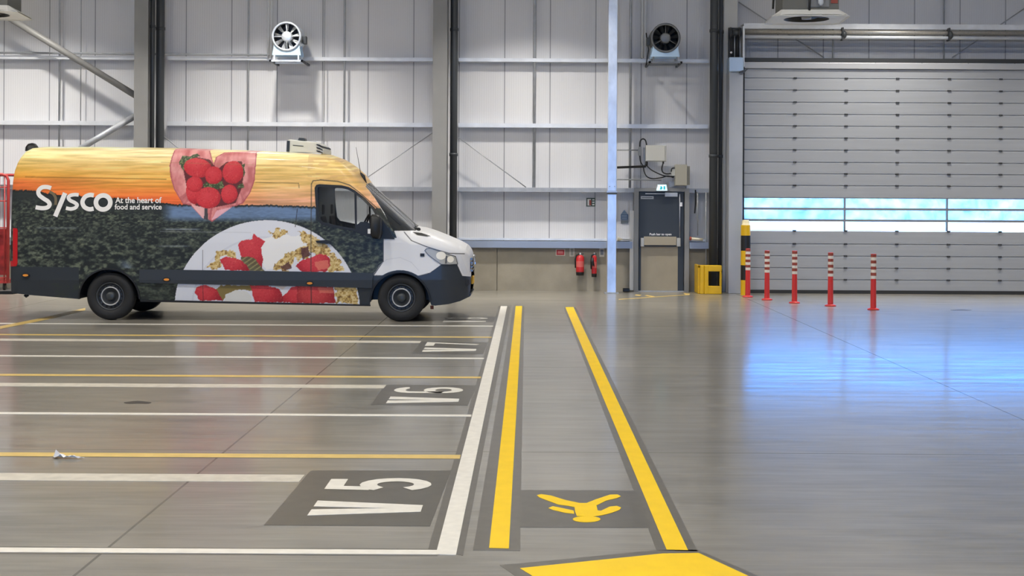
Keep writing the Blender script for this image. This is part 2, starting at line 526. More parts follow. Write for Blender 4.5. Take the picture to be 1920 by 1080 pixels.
for bi, (x0, x1, bn) in enumerate(bays):
    if bi == 2: segs = [(x0, at(1187, 200, 28.95).x), (at(1294, 200, 28.95).x, x1)]
    else: segs = [(x0, x1)]
    for k, (a, c) in enumerate(segs):
        z1_ = at(950, 447, 28.95).z; z2_ = at(950, 452, 28.95).z; z3_ = at(950, 464.5, 28.95).z
        where = bn if len(segs) == 1 else (['between the right column and the grey door', 'right of the grey door'][k])
        r = thing('plinth_rail', 'blue-grey channel capping the concrete plinth, ' + where, 'rail', ((a + c) / 2, 29.0, z3_))
        part(r, 'channel', MB().box(a, c, 28.93, 28.945, z3_, z2_).box(a, c, 28.945, CY, z2_ - 0.01, z2_), mat('blue_grey_steel', (150, 160, 176), 0.42, 0.3))
        part(r, 'flashing', MB().box(a, c, 29.12, CY, z2_ + 0.012, z1_), M_rail)

# rods between the rails
for k, (px, r_, nm) in enumerate(((110, 0.022, 'leftmost, over the van roof rear'), (150, 0.010, 'thin, second from left'), (464.5, 0.018, 'left of the bright fan'), (607, 0.010, 'thin one right of the bright fan'),
                       (645, 0.022, 'thicker one between bright fan and right column'), (1002, 0.032, 'midway between right column and galvanised post'), (1182, 0.026, 'behind the conduits left of the dark fan'))):
    x = at(px, 200, 29.1).x
    z0 = zj if px > 1100 else at(950, 350, 29.1).z
    if px > 900: z0 = at(950, 351, 29.0).z
    o = MB().tube([(x, 29.14, z0), (x, 29.14, TOP)], r_, 8).build('sag_rod', M_galvd, origin=(x, 29.14, z0))
    tag(o, 'vertical steel rod between wall rails, ' + nm, 'rod')

# diagonal braces
def brace(a, b_, Y0, Y1, r, label, name='diagonal_brace', m=None):
    p, q = at(a[0], a[1], Y0), at(b_[0], b_[1], Y1)
    o = MB().tube([p, q], r, 14).build(name, m or M_col, origin=p)
    tag(o, label, 'brace')
brace((-60, -14), (254, 179), 28.65, 28.65, 0.065, 'thick grey tubular brace sloping down to the left column from the top left', m=M_col)
brace((110, 303), (254, 217), 28.65, 28.65, 0.060, 'pale tubular brace rising from behind the van roof to the left column', m=M_galvd)
brace((657, 354.5), (811, 249), 29.0, 28.95, 0.010, 'thin wire brace rising to the left side of the right column', 'wire_brace', M_galvd)
brace((860, 258), (986, 351), 28.95, 29.0, 0.010, 'thin wire brace falling from the right column to the third rail', 'wire_brace', M_galvd)
brace((306, 255), (350, 290), 28.95, 29.0, 0.012, 'thin wire brace falling from the left downpipe behind the van roof', 'wire_brace', M_galvd)
brace((1385, 4), (1545, 108), 29.2, 29.2, 0.012, 'thin wire brace falling over the left part of the dock door header', 'wire_brace', M_galvd)
brace((1785, 108), (1950, -4), 29.2, 29.2, 0.012, 'thin wire brace rising over the right part of the dock door header', 'wire_brace', M_galvd)
for px in (1562, 1770):
    x = at(px, 60, 29.2).x
    tag(MB().tube([(x, 29.2, DTOP + 0.05), (x, 29.2, TOP)], 0.018, 8).build('sag_rod', M_galvd, origin=(x, 29.2, DTOP)),
        'dark vertical rod above the dock door, %s' % ('under the hanging unit heater' if px < 1600 else 'at the right shaft bearing'), 'rod')

# conduit above the top rail, left
p0, p1 = at(-40, 98.5, 29.05), at(505, 103, 29.05)
tag(MB().tube([p0, p1], 0.022, 8).build('conduit', M_galvd, origin=p0), 'horizontal conduit running above the top rail to the bright fan', 'conduit')
for px, nm in ((503, 'left one of the pair beside the bright fan'), (508.5, 'right one of the pair beside the bright fan'), (1204.5, 'left one of the pair beside the dark fan'), (1210.5, 'right one of the pair beside the dark fan')):
    x = at(px, 50, 29.05).x; z0 = at(px, 109, 29.05).z
    tag(MB().tube([(x, 29.05, z0), (x, 29.05, TOP)], 0.022, 8).build('conduit', M_rail, origin=(x, 29.05, z0)), 'vertical conduit from above, ' + nm, 'conduit')

# ------------------------------------------------------------------ wall fans
def wall_fan(px, py, label, bright, seed, flip):
    c = at(px, py, 28.4)
    m1 = M_post if bright else mat('weathered_fan_steel', (120, 122, 124), 0.45, 0.5, noise=0.1)
    mb = mat('fan_blade_bright', (225, 228, 232), 0.35, 0.4) if bright else mat('fan_blade_dark', (66, 68, 70), 0.4, 0.5)
    mi = mat('fan_inner', (88, 90, 94), 0.5, 0.4) if bright else mat('fan_inner_dark', (36, 38, 40), 0.5, 0.3)
    zb = at(px, py + 42, 28.4).z
    t = thing('wall_fan', label, 'fan', (c.x, 28.8, zb))
    R = 0.285
    part(t, 'casing', MB().lathe(c, (0, 1, 0), [(0.5, R - 0.02), (0.03, R - 0.02), (0.0, R - 0.035), (-0.012, R - 0.015), (0.0, R + 0.01), (0.03, R), (0.5, R), (0.52, R + 0.015)], 48), m1)
    part(t, 'inner_duct', MB().lathe(c, (0, 1, 0), [(0.04, R - 0.022), (0.46, R - 0.022)], 40).disc(c + Vector((0, 0.47, 0)), (0, 1, 0), R - 0.021, 40), mi)
    part(t, 'hub', MB().lathe(c, (0, 1, 0), [(0.02, 0.0), (0.02, 0.08), (0.03, 0.105), (0.3, 0.11)], 28), m1)
    random.seed(seed)
    nb = 9 if bright else 11
    for k in range(nb):
        q = 2 * math.pi * k / nb + 0.2
        ra = Vector((math.cos(q), 0, math.sin(q))); ta = Vector((-math.sin(q), 0, math.cos(q)))
        v = []
        for (rr, hw, tw) in ((0.10, 0.026, 0.95), (0.17, 0.038, 0.75), (0.255, 0.048, 0.55)):
            d = ta * math.cos(tw) + Vector((0, 1, 0)) * math.sin(tw)
            v += [c + Vector((0, 0.12, 0)) + ra * rr - d * hw, c + Vector((0, 0.12, 0)) + ra * rr + d * hw]
        nrm = Vector((0, 0.004, 0))
        vv = v + [p + nrm for p in v]
        part(t, 'blade', MB().add(vv, [(0, 1, 3, 2), (2, 3, 5, 4), (6, 8, 9, 7), (8, 10, 11, 9), (0, 2, 8, 6), (2, 4, 10, 8), (1, 7, 9, 3), (3, 9, 11, 5), (4, 5, 11, 10), (0, 6, 7, 1)]), mb)
    for k in range(3 if not bright else 4):
        q = (math.pi / 2 + 2 * math.pi * k / 3) if not bright else k * math.pi / 2 + 0.03
        e = c + Vector((math.cos(q), 0, math.sin(q))) * (R - 0.02) + Vector((0, 0.03, 0))
        part(t, 'strut', MB().tube([c + Vector((0, 0.035, 0)), e], 0.009, 8), m1)
    # saddle
    zs = c.z - 0.37; w0, w1 = 0.26, 0.285
    for yy in (28.42, 28.80):
        pts = [Vector((c.x - w1, yy, zs)), Vector((c.x + w1, yy, zs)), Vector((c.x + w0, yy, zs + 0.13))]
        for k in range(9):
            q = math.radians(-30 - 120 * k / 8)
            pts.append(Vector((c.x + math.cos(q) * (R + 0.002), yy, c.z + math.sin(q) * (R + 0.002))))
        pts.append(Vector((c.x - w0, yy, zs + 0.13)))
        part(t, 'saddle', MB().prism(pts, (0, 0.02, 0)), mat('saddle_steel', (190, 214, 232) if bright else (128, 134, 142), 0.4, 0.3))
    zf = zs - 0.115
    for sx in (-1, 1):
        for yy in (28.42, 28.80):
            part(t, 'foot', MB().box(c.x + sx * 0.235 - 0.015, c.x + sx * 0.235 + 0.015, yy, yy + 0.03, zf + 0.02, zs), m1)
        part(t, 'bracket_arm', MB().box(c.x + sx * 0.31 - 0.02, c.x + sx * 0.31 + 0.02, 28.36, CY, zf - 0.02, zf + 0.02), M_dark)
    part(t, 'front_bar', MB().box(c.x - 0.33, c.x + 0.33, 28.36, 28.40, zf - 0.018, zf + 0.018), m1)
    part(t, 'rear_bar', MB().box(c.x - 0.33, c.x + 0.33, 28.82, 28.86, zf - 0.018, zf + 0.018), m1)
    # motor box and drive mount on the side of the casing
    sgn = 1 if bright else -1
    part(t, 'junction_box', MB().box(c.x + sgn * (R + 0.0), c.x + sgn * (R + 0.07), 28.62, 28.78, c.z - 0.12, c.z + 0.03), M_dark, 0.006)
    if not bright:
        part(t, 'cable', MB().tube([(c.x - 0.36, 28.7, c.z + 0.13), (c.x - 0.34, 28.7, c.z - 0.02), (c.x - 0.31, 28.7, c.z - 0.2), (c.x - 0.34, 28.9, zf)], 0.012, 6), M_black)
    return t


wall_fan(537, 68, 'bright galvanised axial fan on a wall bracket above the van', True, 1, 1)
wall_fan(1248, 71, 'dark-bladed axial fan on a wall bracket above the grey door', False, 2, -1)

# ------------------------------------------------------------------ unit heaters hanging near the ceiling
def unit_heater(cx, cy, cz, rot, label):
    t = thing('unit_heater', label, 'heater', (cx, cy, cz))
    t.rotation_euler = (0, 0, rot)
    M_body = mat('heater_olive', (98, 98, 92), 0.5); M_skirt = mat('heater_white', (226, 226, 222), 0.4)
    h = 0.36
    def lp(name, mb, m, bevel=0, sub=None):
        o = mb.build(name, m, bevel=bevel); o.parent = sub or t; return o
    lp('housing', MB().box(-0.46, 0.46, -0.46, 0.46, 0.10, 0.95), M_body, 0.01)
    lp('side_panel', MB().box(-0.05, 0.30, -0.475, -0.46, 0.14, 0.9), mat('heater_panel', (122, 124, 126), 0.5))
    # flared octagonal skirt
    def ring(hw, c_, z): return [(-hw + c_, -hw, z), (hw - c_, -hw, z), (hw, -hw + c_, z), (hw, hw - c_, z), (hw - c_, hw, z), (-hw + c_, hw, z), (-hw, hw - c_, z), (-hw, -hw + c_, z)]
    vs = ring(0.47, 0.02, 0.10) + ring(0.64, 0.13, -0.02)
    fs = [(i, (i + 1) % 8, 8 + (i + 1) % 8, 8 + i) for i in range(8)]
    n = 32
    vs += [(0.37 * math.cos(2 * math.pi * k / n), 0.37 * math.sin(2 * math.pi * k / n), 0.0) for k in range(n)]
    sk = MB().add(vs, fs)
    # bottom annulus between octagon and circular mouth
    oc = vs[8:16]
    outer = []
    for k in range(n):
        q = 2 * math.pi * k / n; d = Vector((math.cos(q), math.sin(q), 0)); best = 9
        for i in range(8):
            a = Vector(oc[i]); e = Vector(oc[(i + 1) % 8]) - a
            den = d.x * e.y - d.y * e.x
            if abs(den) < 1e-9: continue
            tt = (a.x * e.y - a.y * e.x) / den
            if tt > 0: best = min(best, tt)
        outer.append(tuple(d * best))
    inner = vs[16:]
    sk.add(outer + inner, [(k, (k + 1) % n, n + (k + 1) % n, n + k) for k in range(n)])
    lp('skirt', sk, M_skirt)
    lp('fan_mouth', MB().lathe((0, 0, 0), (0, 0, 1), [(-0.005, 0.375), (0.0, 0.36), (0.08, 0.35), (0.085, 0)], 32), M_black)
    lp('fan_hub', MB().lathe((0, 0, 0.0), (0, 0, 1), [(0.0, 0.0), (0.0, 0.08), (0.07, 0.09)], 20), M_galvd)
    for k in range(6):
        q = 2 * math.pi * k / 6
        d = Vector((math.cos(q), math.sin(q), 0)); p = Vector((-math.sin(q), math.cos(q), 0))
        lp('blade', MB().prism([d * 0.09 - p * 0.03 + Vector((0, 0, 0.05)), d * 0.34 - p * 0.06 + Vector((0, 0, 0.05)), d * 0.34 + p * 0.06 + Vector((0, 0, 0.03)), d * 0.09 + p * 0.03 + Vector((0, 0, 0.03))], (0, 0, 0.004)), M_dark)
    for sx in (-0.4, 0.4):
        for sy in (-0.4, 0.4):
            lp('hanger', MB().tube([(sx, sy, 0.95), (sx, sy, TOP - cz)], 0.012, 6), M_galvd)
    g = lp('gauge_tube', MB().tube([(0.16, -0.52, 0.16), (0.16, -0.52, 0.20), (0.16, -0.52, 0.42)], [0.02, 0.045, 0.045], 12), mat('milky_plastic', (206, 214, 226), 0.3))
    lp('drain_hose', MB().tube([(-0.02, -0.50, 0.45), (-0.02, -0.50, 0.2), (-0.02, -0.47, 0.02)], 0.02, 8), M_black)
    lp('warning_label', MB().box(0.33, 0.44, -0.468, -0.461, 0.20, 0.46), mat('heater_red_label', (140, 60, 45), 0.5))
    lp('power_cable', MB().tube([(-0.55, -0.3, 0.9), (-0.58, -0.35, 0.45), (-0.60, -0.4, 0.12)], 0.018, 8), M_black)
    return t


HY = 24.0
c1 = at(1512, 36, HY)
unit_heater(c1.x, HY, c1.z, math.radians(-3), 'unit heater with white skirt hanging in front of the dock door header')
c2 = at(-26, 27, HY)
unit_heater(c2.x, HY, c2.z, math.radians(6), 'unit heater hanging at the top left corner above the thick brace')

# ------------------------------------------------------------------ dock door
M_panel = mat('door_panel_paint', (160, 163, 168), 0.42, 0.15, noise=0.04, nscale=2, stretch=(0.3, 1, 8))
M_pane = frosted_pane('door_glazing')
door = bpy.data.objects.new('door_2', None); COL.objects.link(door); door.location = (DX0, DY, 0); door['kind'] = 'structure'
door['label'] = 'grey sectional dock door with three rows of glazing'
lines = [118, 129, 146.5, 169, 191.5, 214, 236, 258.5, 281, 304, 325.5, 347.5, 370.5]
low = [432.5, 457, 479.5, 502, 524, 547]
zl = [at(1500, y, DY).z for y in lines]
lowz = [at(1500, y, DY).z for y in low]
hx = [at(x, 300, DY).x for x in (1490, 1586, 1682, 1779, 1875.6, 1972)]
M_hinge = mat('hinge_dark', (66, 68, 70), 0.5, 0.5)


def panel(z1, z0, hinges=True, name='door_panel'):
    b = MB(); g = 0.006
    prof = [(0, z0 + g), (0, z0 + 0.03), (-0.0008, z0 + 0.04), (-0.0008, z1 - 0.04), (0, z1 - 0.03), (0, z1 - g)]
    # body with slightly raised field
    pts = [Vector((DX0, DY + y, z)) for y, z in prof] + [Vector((DX0, DY + 0.04, z1 - g)), Vector((DX0, DY + 0.04, z0 + g))]
    b.prism(pts, (DX1 - DX0, 0, 0))
    b.box(DX0, DX1, DY + 0.03, DY + 0.039, z0 - 0.012, z1 - 0.012)
    p = part(door, name, b, M_panel)
    if hinges:
        for x in hx:
            part(door, 'hinge', MB().box(x - 0.034, x + 0.034, DY - 0.025, DY - 0.001, z1 - 0.013, z1 + 0.015), M_hinge, 0.003, sub=p)
    return p


for i in range(1, len(zl) - 1): panel(zl[i], zl[i + 1], hinges=i > 1)
for i in range(len(lowz) - 1): panel(lowz[i], lowz[i + 1])
M_wframe = mat('window_frame_grey', (128, 131, 136), 0.45, 0.2)
# glazed rows
rows = [(371.5, 389.5), (393.5, 411.0), (415.0, 431.5)]
zw = [(at(1500, a, DY).z, at(1500, c, DY).z) for a, c in rows]
mx = [DX0 + 0.02] + [at(x, 400, DY).x for x in (1583.7, 1775.6, 1967)] + [DX1]
fb = MB()
allz = [zl[-1]] + [z for p_ in zw for z in p_] + [lowz[0]]
for k in range(0, 8, 2): fb.box(DX0, DX1, DY - 0.004, DY + 0.04, allz[k + 1], allz[k])
for x in mx[1:-1]: fb.box(x - 0.018, x + 0.018, DY - 0.01, DY + 0.045, lowz[0], zl[-1])
fb.box(DX0, DX0 + 0.02, DY - 0.004, DY + 0.04, lowz[0], zl[-1]); fb.box(DX1 - 0.02, DX1, DY - 0.004, DY + 0.04, lowz[0], zl[-1])
part(door, 'window_frame', fb, M_wframe)
for (a, c) in zw:
    for k in range(4):
        part(door, 'window_pane', MB().box(mx[k] + 0.018 * (k > 0), mx[k + 1] - 0.018, DY + 0.015, DY + 0.019, c, a), M_pane)
part(door, 'rubber_seal', MB().box(DX0, DX1, DY - 0.01, DY + 0.05, 0.0, lowz[-1] + 0.035), mat('rubber_black', (38, 39, 41), 0.6))
part(door, 'top_panel', MB().box(DX0 - 0.02, DX1, DY - 0.05, DY + 0.07, zl[1], zl[0]).box(DX0 - 0.02, DX1, DY + 0.045, DY + 0.07, zl[1] - 0.1, zl[1]), mat('header_strip', (176, 178, 182), 0.4, 0.2), 0.006)
# header channel, shaft, bearings
tagd = lambda o, l, c: tag(o, l, c)
za, zb_ = at(1600, 45, 28.75).z, at(1600, 55, 28.75).z
o = MB().box(DX0, DX1, 28.72, 28.78, zb_, za).box(DX0, DX1, 28.78, 29.2, za - 0.01, za).build('header_channel', M_rail, origin=(DX0, 28.72, zb_)); tag(o, 'pale steel channel spanning the top of the dock door', 'beam')
sh = thing('torsion_shaft', 'long torsion spring shaft across the top of the dock door', 'shaft', (DX0, 28.72, at(1600, 65, 28.7).z))
zc = at(1600, 61, 28.72).z; zc2 = at(1600, 70.5, 28.72).z
part(sh, 'spring', MB().tube([(DX0 + 0.02, 28.72, zc), (DX1, 28.72, zc)], 0.045, 16), mat('spring_steel', (176, 172, 164), 0.35, 0.5, noise=0.12, nscale=30))
part(sh, 'shaft_bar', MB().tube([(DX0 + 0.02, 28.69, zc2), (DX1, 28.69, zc2)], 0.036, 16), M_rail)
for px in (1584, 1784):
    x = at(px, 65, 28.6).x
    p = part(sh, 'bearing', MB().lathe((x - 0.04, 28.66, (zc + zc2) / 2), (1, 0, 0), [(0, 0.0), (0, 0.085), (0.05, 0.085), (0.08, 0.05), (0.08, 0)], 20), M_dark)
    part(sh, 'bearing_plate', MB().box(x - 0.05, x - 0.02, 28.6, 28.78, zc2 - 0.06, zc + 0.09), M_hinge, sub=p)
part(door, 'header_angle', MB().box(DX0, DX1, 28.78, 28.9, at(1600, 116, 28.75).z, at(1600, 109, 28.75).z), M_hinge)
# jamb and mechanism
xa, xb = at(1357, 60, 28.95).x, at(1383, 60, 28.95).x
M_jamb = mat('jamb_grey', (172, 176, 182), 0.42, 0.2, noise=0.05, nscale=3)
tag(MB().box(xa, xb, 28.95, 29.25, 0, TOP).build('pale_column', mat('pale_column_paint', (196, 196, 192), 0.5), bevel=0.01, origin=(xa, 28.95, 0)), 'pale steel column beside the dock door, behind the spring mechanism', 'column')
j0, j1 = at(1366, 300, 28.55).x, at(1392, 300, 28.55).x
jt = thing('dock_door_jamb', 'light grey steel jamb at the left edge of the dock door', 'jamb', (j0, 28.55, 0))
zjm = at(1380, 134, 28.55).z
part(jt, 'cover', MB().box(j0, j1, 28.5, 28.95, 0, zjm), M_jamb, 0.01)
part(jt, 'side_seal', MB().box(j1, DX0 + 0.005, 28.6, 28.72, 0, zjm + 0.1), M_black)
z48, z108 = at(1380, 49, 28.5).z, at(1380, 108, 28.5).z
part(jt, 'galvanised_box', MB().box(at(1367, 120, 28.45).x, at(1394, 120, 28.45).x, 28.42, 28.8, zjm - 0.01, z108), mat('galvanised_box_blue', (190, 208, 226), 0.33, 0.55), 0.01)
mech = thing('spring_mechanism', 'dark cable drum mechanism at the top left corner of the dock door', 'mechanism', (j0, 28.5, z108))
m0, m1_ = at(1369, 80, 28.5).x, at(1393, 80, 28.5).x
part(mech, 'back_plate', MB().box(m0, m1_, 28.75, 28.8, z108, z48), M_black)
part(mech, 'cable_drum', MB().lathe((m0 + 0.01, 28.62, z48 - 0.12), (1, 0, 0), [(0, 0), (0, 0.11), (0.03, 0.11), (0.03, 0.08), (0.17, 0.08), (0.17, 0.11), (0.2, 0.11), (0.2, 0)], 24), M_dark2)
for k in range(4):
    x = m0 + 0.04 + k * 0.055
    part(mech, 'lift_cable', MB().tube([(x, 28.55, z48 - 0.18), (x, 28.55, z108)], 0.008 if k % 2 else 0.014, 8), M_galv if k % 2 else M_black)
part(mech, 'pulley', MB().lathe((m0 + 0.02, 28.5, z108 + 0.1), (0, -1, 0), [(0, 0), (0, 0.022), (0.02, 0.022), (0.02, 0)], 12), M_white)
part(mech, 'end_plate', MB().box(m1_, m1_ + 0.035, 28.5, 28.9, z108 - 0.18, z48), M_rail)
part(mech, 'lock_lever', MB().prism([at(1388, 133, 28.4), at(1403, 129, 28.4), at(1396, 136, 28.4), at(1386, 137, 28.4)], (0, 0.05, 0)), M_dark)

# ------------------------------------------------------------------ personnel door
PDY = 29.0
d1 = bpy.data.objects.new('door_1', None); COL.objects.link(d1); d1['kind'] = 'structure'
d1['label'] = 'dark grey fire exit door with push bar and steel kick plate'
def bx(px0, py0, px1, py1, Y, th):
    a, c = at(px0, py0, Y), at(px1, py1, Y)
    return MB().box(a.x, c.x, Y - th, Y, a.z, c.z)
zf = at(1240, 547, PDY).z
d1.location = (at(1240, 540, PDY).x, PDY, 0)
M_frame = mat('door_frame_grey', (128, 130, 132), 0.5)
part(d1, 'door_frame', MB().box(at(1188.5, 400, PDY).x, at(1197, 400, PDY).x, PDY - 0.08, CY, 0, at(1240, 353, PDY).z)
     .box(at(1283, 400, PDY).x, at(1291.5, 400, PDY).x, PDY - 0.08, CY, 0, at(1240, 353, PDY).z)
     .box(at(1197, 400, PDY).x, at(1283, 400, PDY).x, PDY - 0.08, CY, at(1240, 359, PDY).z, at(1240, 353, PDY).z), M_frame)
part(d1, 'threshold', MB().box(at(1197, 400, PDY).x, at(1283, 400, PDY).x, PDY - 0.08, CY, 0, 0.02), M_galvd)
leafx0, leafx1 = at(1198, 400, PDY).x, at(1282, 400, PDY).x
part(d1, 'door_leaf', MB().box(leafx0, leafx1, PDY - 0.02, PDY + 0.03, 0.02, at(1240, 359.3, PDY).z), mat('door_leaf_slate', (50, 56, 63), 0.45), 0.004)
M_kick = mat('brushed_kick_plate', (150, 142, 124), 0.45, 0.0, noise=0.06, nscale=4)  # steel plate; beige floor reflection put into its base colour
part(d1, 'kick_plate', bx(1202, 462, 1270.5, 545, PDY - 0.02, 0.004), M_kick)
pb = part(d1, 'push_bar', bx(1207, 443.5, 1268, 460, PDY - 0.07, 0.04), mat('push_bar_steel', (158, 150, 132), 0.4, 0.0), 0.006)
for (a, c) in ((1201, 1207), (1268, 1275)):
    part(d1, 'bar_bracket', bx(a, 446, c, 462, PDY - 0.02, 0.10), mat('bracket_light', (178, 176, 168), 0.4, 0.3), 0.004, sub=pb)
part(d1, 'door_closer', bx(1246.5, 361, 1270, 369, PDY - 0.02, 0.06), mat('closer_silver', (186, 190, 194), 0.4, 0.3), 0.006)
part(d1, 'closer_arm', bx(1210, 362.3, 1247, 364.3, PDY - 0.05, 0.02), M_galvd)
part(d1, 'door_sign', bx(1201.5, 367.7, 1225.5, 373.2, PDY - 0.02, 0.004), mat('door_sign_pale', (170, 178, 186), 0.5))
part(d1, 'bolt_rod', MB().tube([at(1274.5, 364, PDY - 0.04), at(1274.5, 446, PDY - 0.04)], 0.008, 8), M_galv)
part(d1, 'bolt_latch', bx(1275, 379.5, 1279, 387, PDY - 0.02, 0.03), M_white)


def text_mesh(body, bold=0.0, spacing=1.0):
    cu = bpy.data.curves.new('t', 'FONT'); cu.body = body; cu.offset = bold; cu.space_character = spacing; cu.resolution_u = 3; cu.size = 1
    o = bpy.data.objects.new('t', cu); COL.objects.link(o)
    dg = bpy.context.evaluated_depsgraph_get()
    me = bpy.data.meshes.new_from_object(o.evaluated_get(dg))
    vs = np.array([tuple(v.co) for v in me.vertices]); fs = [tuple(p.vertices) for p in me.polygons]
    bpy.data.objects.remove(o); bpy.data.meshes.remove(me); bpy.data.curves.remove(cu)
    mn = vs.min(0); mx_ = vs.max(0)
    uv = (vs - mn) / np.maximum(mx_ - mn, 1e-9)
    return uv, fs


def text_on(body, px0, py0, px1, py1, Y, bold=0.02):
    """flat lettering fitted in a photo box on the plane at depth Y"""
    uv, fs = text_mesh(body, bold)
    vs = [at(px0 + u[0] * (px1 - px0), py1 + u[1] * (py0 - py1), Y) for u in uv]
    return MB().add(vs, fs)


part(d1, 'lettering', text_on('Push bar to open', 1218, 437, 1259, 442.5, PDY - 0.023, 0.03), M_white, label='white lettering above the push bar')
part(d1, 'sign_marks', bx(1203.5, 370.0, 1223.5, 371.2, PDY - 0.0245, 0.001), M_dark)

# exit light over the door
ex = thing('exit_light', 'glowing cyan-white running man exit light above the grey door', 'exit light', tuple(at(1241, 358, 28.9)))
part(ex, 'case', MB().prism([at(1233, 346, 28.86), at(1250, 346, 28.86), at(1252, 358, 28.86), at(1230, 358, 28.86)], (0, 0.08, 0)), M_white, 0.004)
part(ex, 'diffuser', MB().prism([at(1234, 347, 28.853), at(1249, 347, 28.853), at(1250.5, 357, 28.853), at(1231.5, 357, 28.853)], (0, 0.006, 0)), mat('exit_glow', (200, 240, 245), 0.4, emit=(170, 235, 245), estr=1.6))
part(ex, 'pictogram', MB().prism([at(1238, 349, 28.848), at(1240.5, 349, 28.848), at(1242.5, 352, 28.848), at(1241, 355.5, 28.848), at(1236.5, 355.5, 28.848), at(1238.2, 352, 28.848)], (0, 0.003, 0))
     .prism([at(1244, 349, 28.848), at(1247.5, 349, 28.848), at(1247.5, 355.5, 28.848), at(1244, 355.5, 28.848)], (0, 0.003, 0)), mat('exit_teal', (60, 160, 170), 0.4, emit=(40, 150, 165), estr=0.8))

# enclosures and cables
en = thing('electrical_enclosure', 'grey electrical enclosure on the wall up left of the door, cables below it', 'electrical box', tuple(at(1229, 304, 29.0)))
part(en, 'case', bx(1210, 273, 1248, 303, 29.05, 0.16), mat('enclosure_grey', (178, 178, 172), 0.5), 0.006)
part(en, 'lid', bx(1211.5, 274.5, 1246.5, 301.5, 28.89, 0.012), mat('enclosure_lid', (186, 186, 180), 0.5), 0.004)
part(en, 'back_rail', bx(1206, 277, 1210, 312, 29.2, 0.1), M_galvd)
part(en, 'cable_gland', MB().tube([at(1212, 303, 28.97), at(1212, 312, 28.97)], 0.028, 10), M_black)
part(en, 'cable_gland', MB().tube([at(1243.5, 303, 28.97), at(1243.5, 307, 28.97)], 0.02, 10), M_black)
e2 = thing('electrical_enclosure', 'beige-grey electrical enclosure above the top right corner of the door', 'electrical box', tuple(at(1275, 348, 29.0)))
part(e2, 'case', bx(1264.5, 309, 1286, 348, 29.0, 0.22), mat('enclosure_beige', (158, 155, 142), 0.5), 0.008)
part(e2, 'side_case', bx(1286, 312, 1291.5, 347, 29.05, 0.18), mat('enclosure_beige_dark', (132, 130, 120), 0.5))
part(e2, 'gland_plate', bx(1258.5, 315, 1264.5, 330, 29.0, 0.14), mat('enclosure_lid', (186, 186, 180), 0.5), 0.004)
part(e2, 'mounting_foot', bx(1254, 340, 1264, 351, 29.05, 0.03), M_galvd)


def cable(pts, Y, r, label, name='cable', m=None):
    P = [at(x, y, Y) for x, y in pts]
    # Catmull-Rom
    out = []
    for i in range(len(P) - 1):
        a = P[max(i - 1, 0)]; b0 = P[i]; c_ = P[i + 1]; d = P[min(i + 2, len(P) - 1)]
        for k in range(6):
            t_ = k / 6
            out.append(0.5 * ((2 * b0) + (c_ - a) * t_ + (2 * a - 5 * b0 + 4 * c_ - d) * t_ ** 2 + (3 * b0 - a - 3 * c_ + d) * t_ ** 3))
    out.append(P[-1])
    o = MB().tube(out, r, 8).build(name, m or M_black, origin=P[0])
    return tag(o, label, 'cable')


cable([(1212.5, 272), (1210, 263), (1205, 260.5), (1200.5, 265), (1199.5, 275)], 28.98, 0.014, 'black cable looping over the left corner of the grey enclosure')
cable([(1199.5, 292), (1201, 303), (1206, 312), (1208, 322), (1213, 331), (1224, 335), (1240, 333), (1252, 330), (1263, 333)], 28.96, 0.012, 'black cable sagging lowest between the two enclosures')
cable([(1213, 311), (1222, 319), (1238, 327), (1250, 330.5), (1264, 331)], 28.93, 0.012, 'black cable slanting from the left enclosure gland to the beige enclosure')
cable([(1243.5, 305), (1241, 316), (1243, 323), (1250, 326), (1258, 325)], 28.9, 0.014, 'short black cable hooking from the right gland of the grey enclosure')
cable([(1265, 315), (1260, 316), (1258.5, 322)], 28.86, 0.012, 'tiny black cable loop at the left of the beige enclosure')
p0, p1 = at(1157, 314, 28.95), at(1211, 312, 28.95)
tag(MB().tube([p0, p1], 0.024, 8).build('cable_duct', M_black, origin=p0), 'thick black cable run from the galvanised post to the enclosures', 'cable')
p0, p1 = at(1157, 281.5, 29.0), at(1197, 281.5, 29.0)
tag(MB().tube([p0, p1], 0.014, 8).build('conduit', M_galvd, origin=p0), 'thin grey conduit left of the isolator beside the enclosure', 'conduit')
iso = MB().tube([at(1199.5, 275, 28.98), at(1199.5, 280, 28.98), at(1199.5, 290, 28.98), at(1199.5, 293, 28.98)], [0.015, 0.034, 0.034, 0.015], 12).build('junction_fitting', M_galvd, origin=at(1199.5, 293, 28.98))
tag(iso, 'small grey conduit fitting left of the grey enclosure', 'fitting')
p0, p1 = at(1157, 336.5, 29.0), at(1240, 338, 29.0)
tag(MB().tube([p0, p1], 0.014, 8).build('conduit', M_galvd, origin=p0), 'horizontal grey conduit just above the exit light', 'conduit')
cable([(1304, 356), (1304, 380), (1302.5, 400)], 29.0, 0.014, 'short black cable hanging right of the grey door')
p0, p1 = at(1308, 360, 28.95), at(1308, 442, 28.95)
tag(MB().tube([p0, p1], 0.012, 8).build('conduit', M_galvd, origin=p1), 'thin vertical conduit right of the grey door', 'conduit')
p0, p1 = at(1324, 360, 29.0), at(1324, 545, 29.0)
tag(MB().tube([p0, p1], 0.014, 8).build('conduit', M_galvd, origin=p1), 'vertical conduit near the thick downpipe, right of the door', 'conduit')
v_ = thing('barrier_lamp', 'small pale torch-like fitting on the rail right of the door', 'fitting', tuple(at(1300, 450, 28.9)))
part(v_, 'barrel', MB().tube([at(1296, 447.5, 28.88), at(1318, 449.5, 28.88)], 0.03, 12), mat('pale_cream', (206, 200, 180), 0.5))
part(v_, 'cap', MB().tube([at(1293, 447.2, 28.88), at(1296, 447.5, 28.88)], 0.038, 12), mat('cap_red', (150, 62, 50), 0.5))
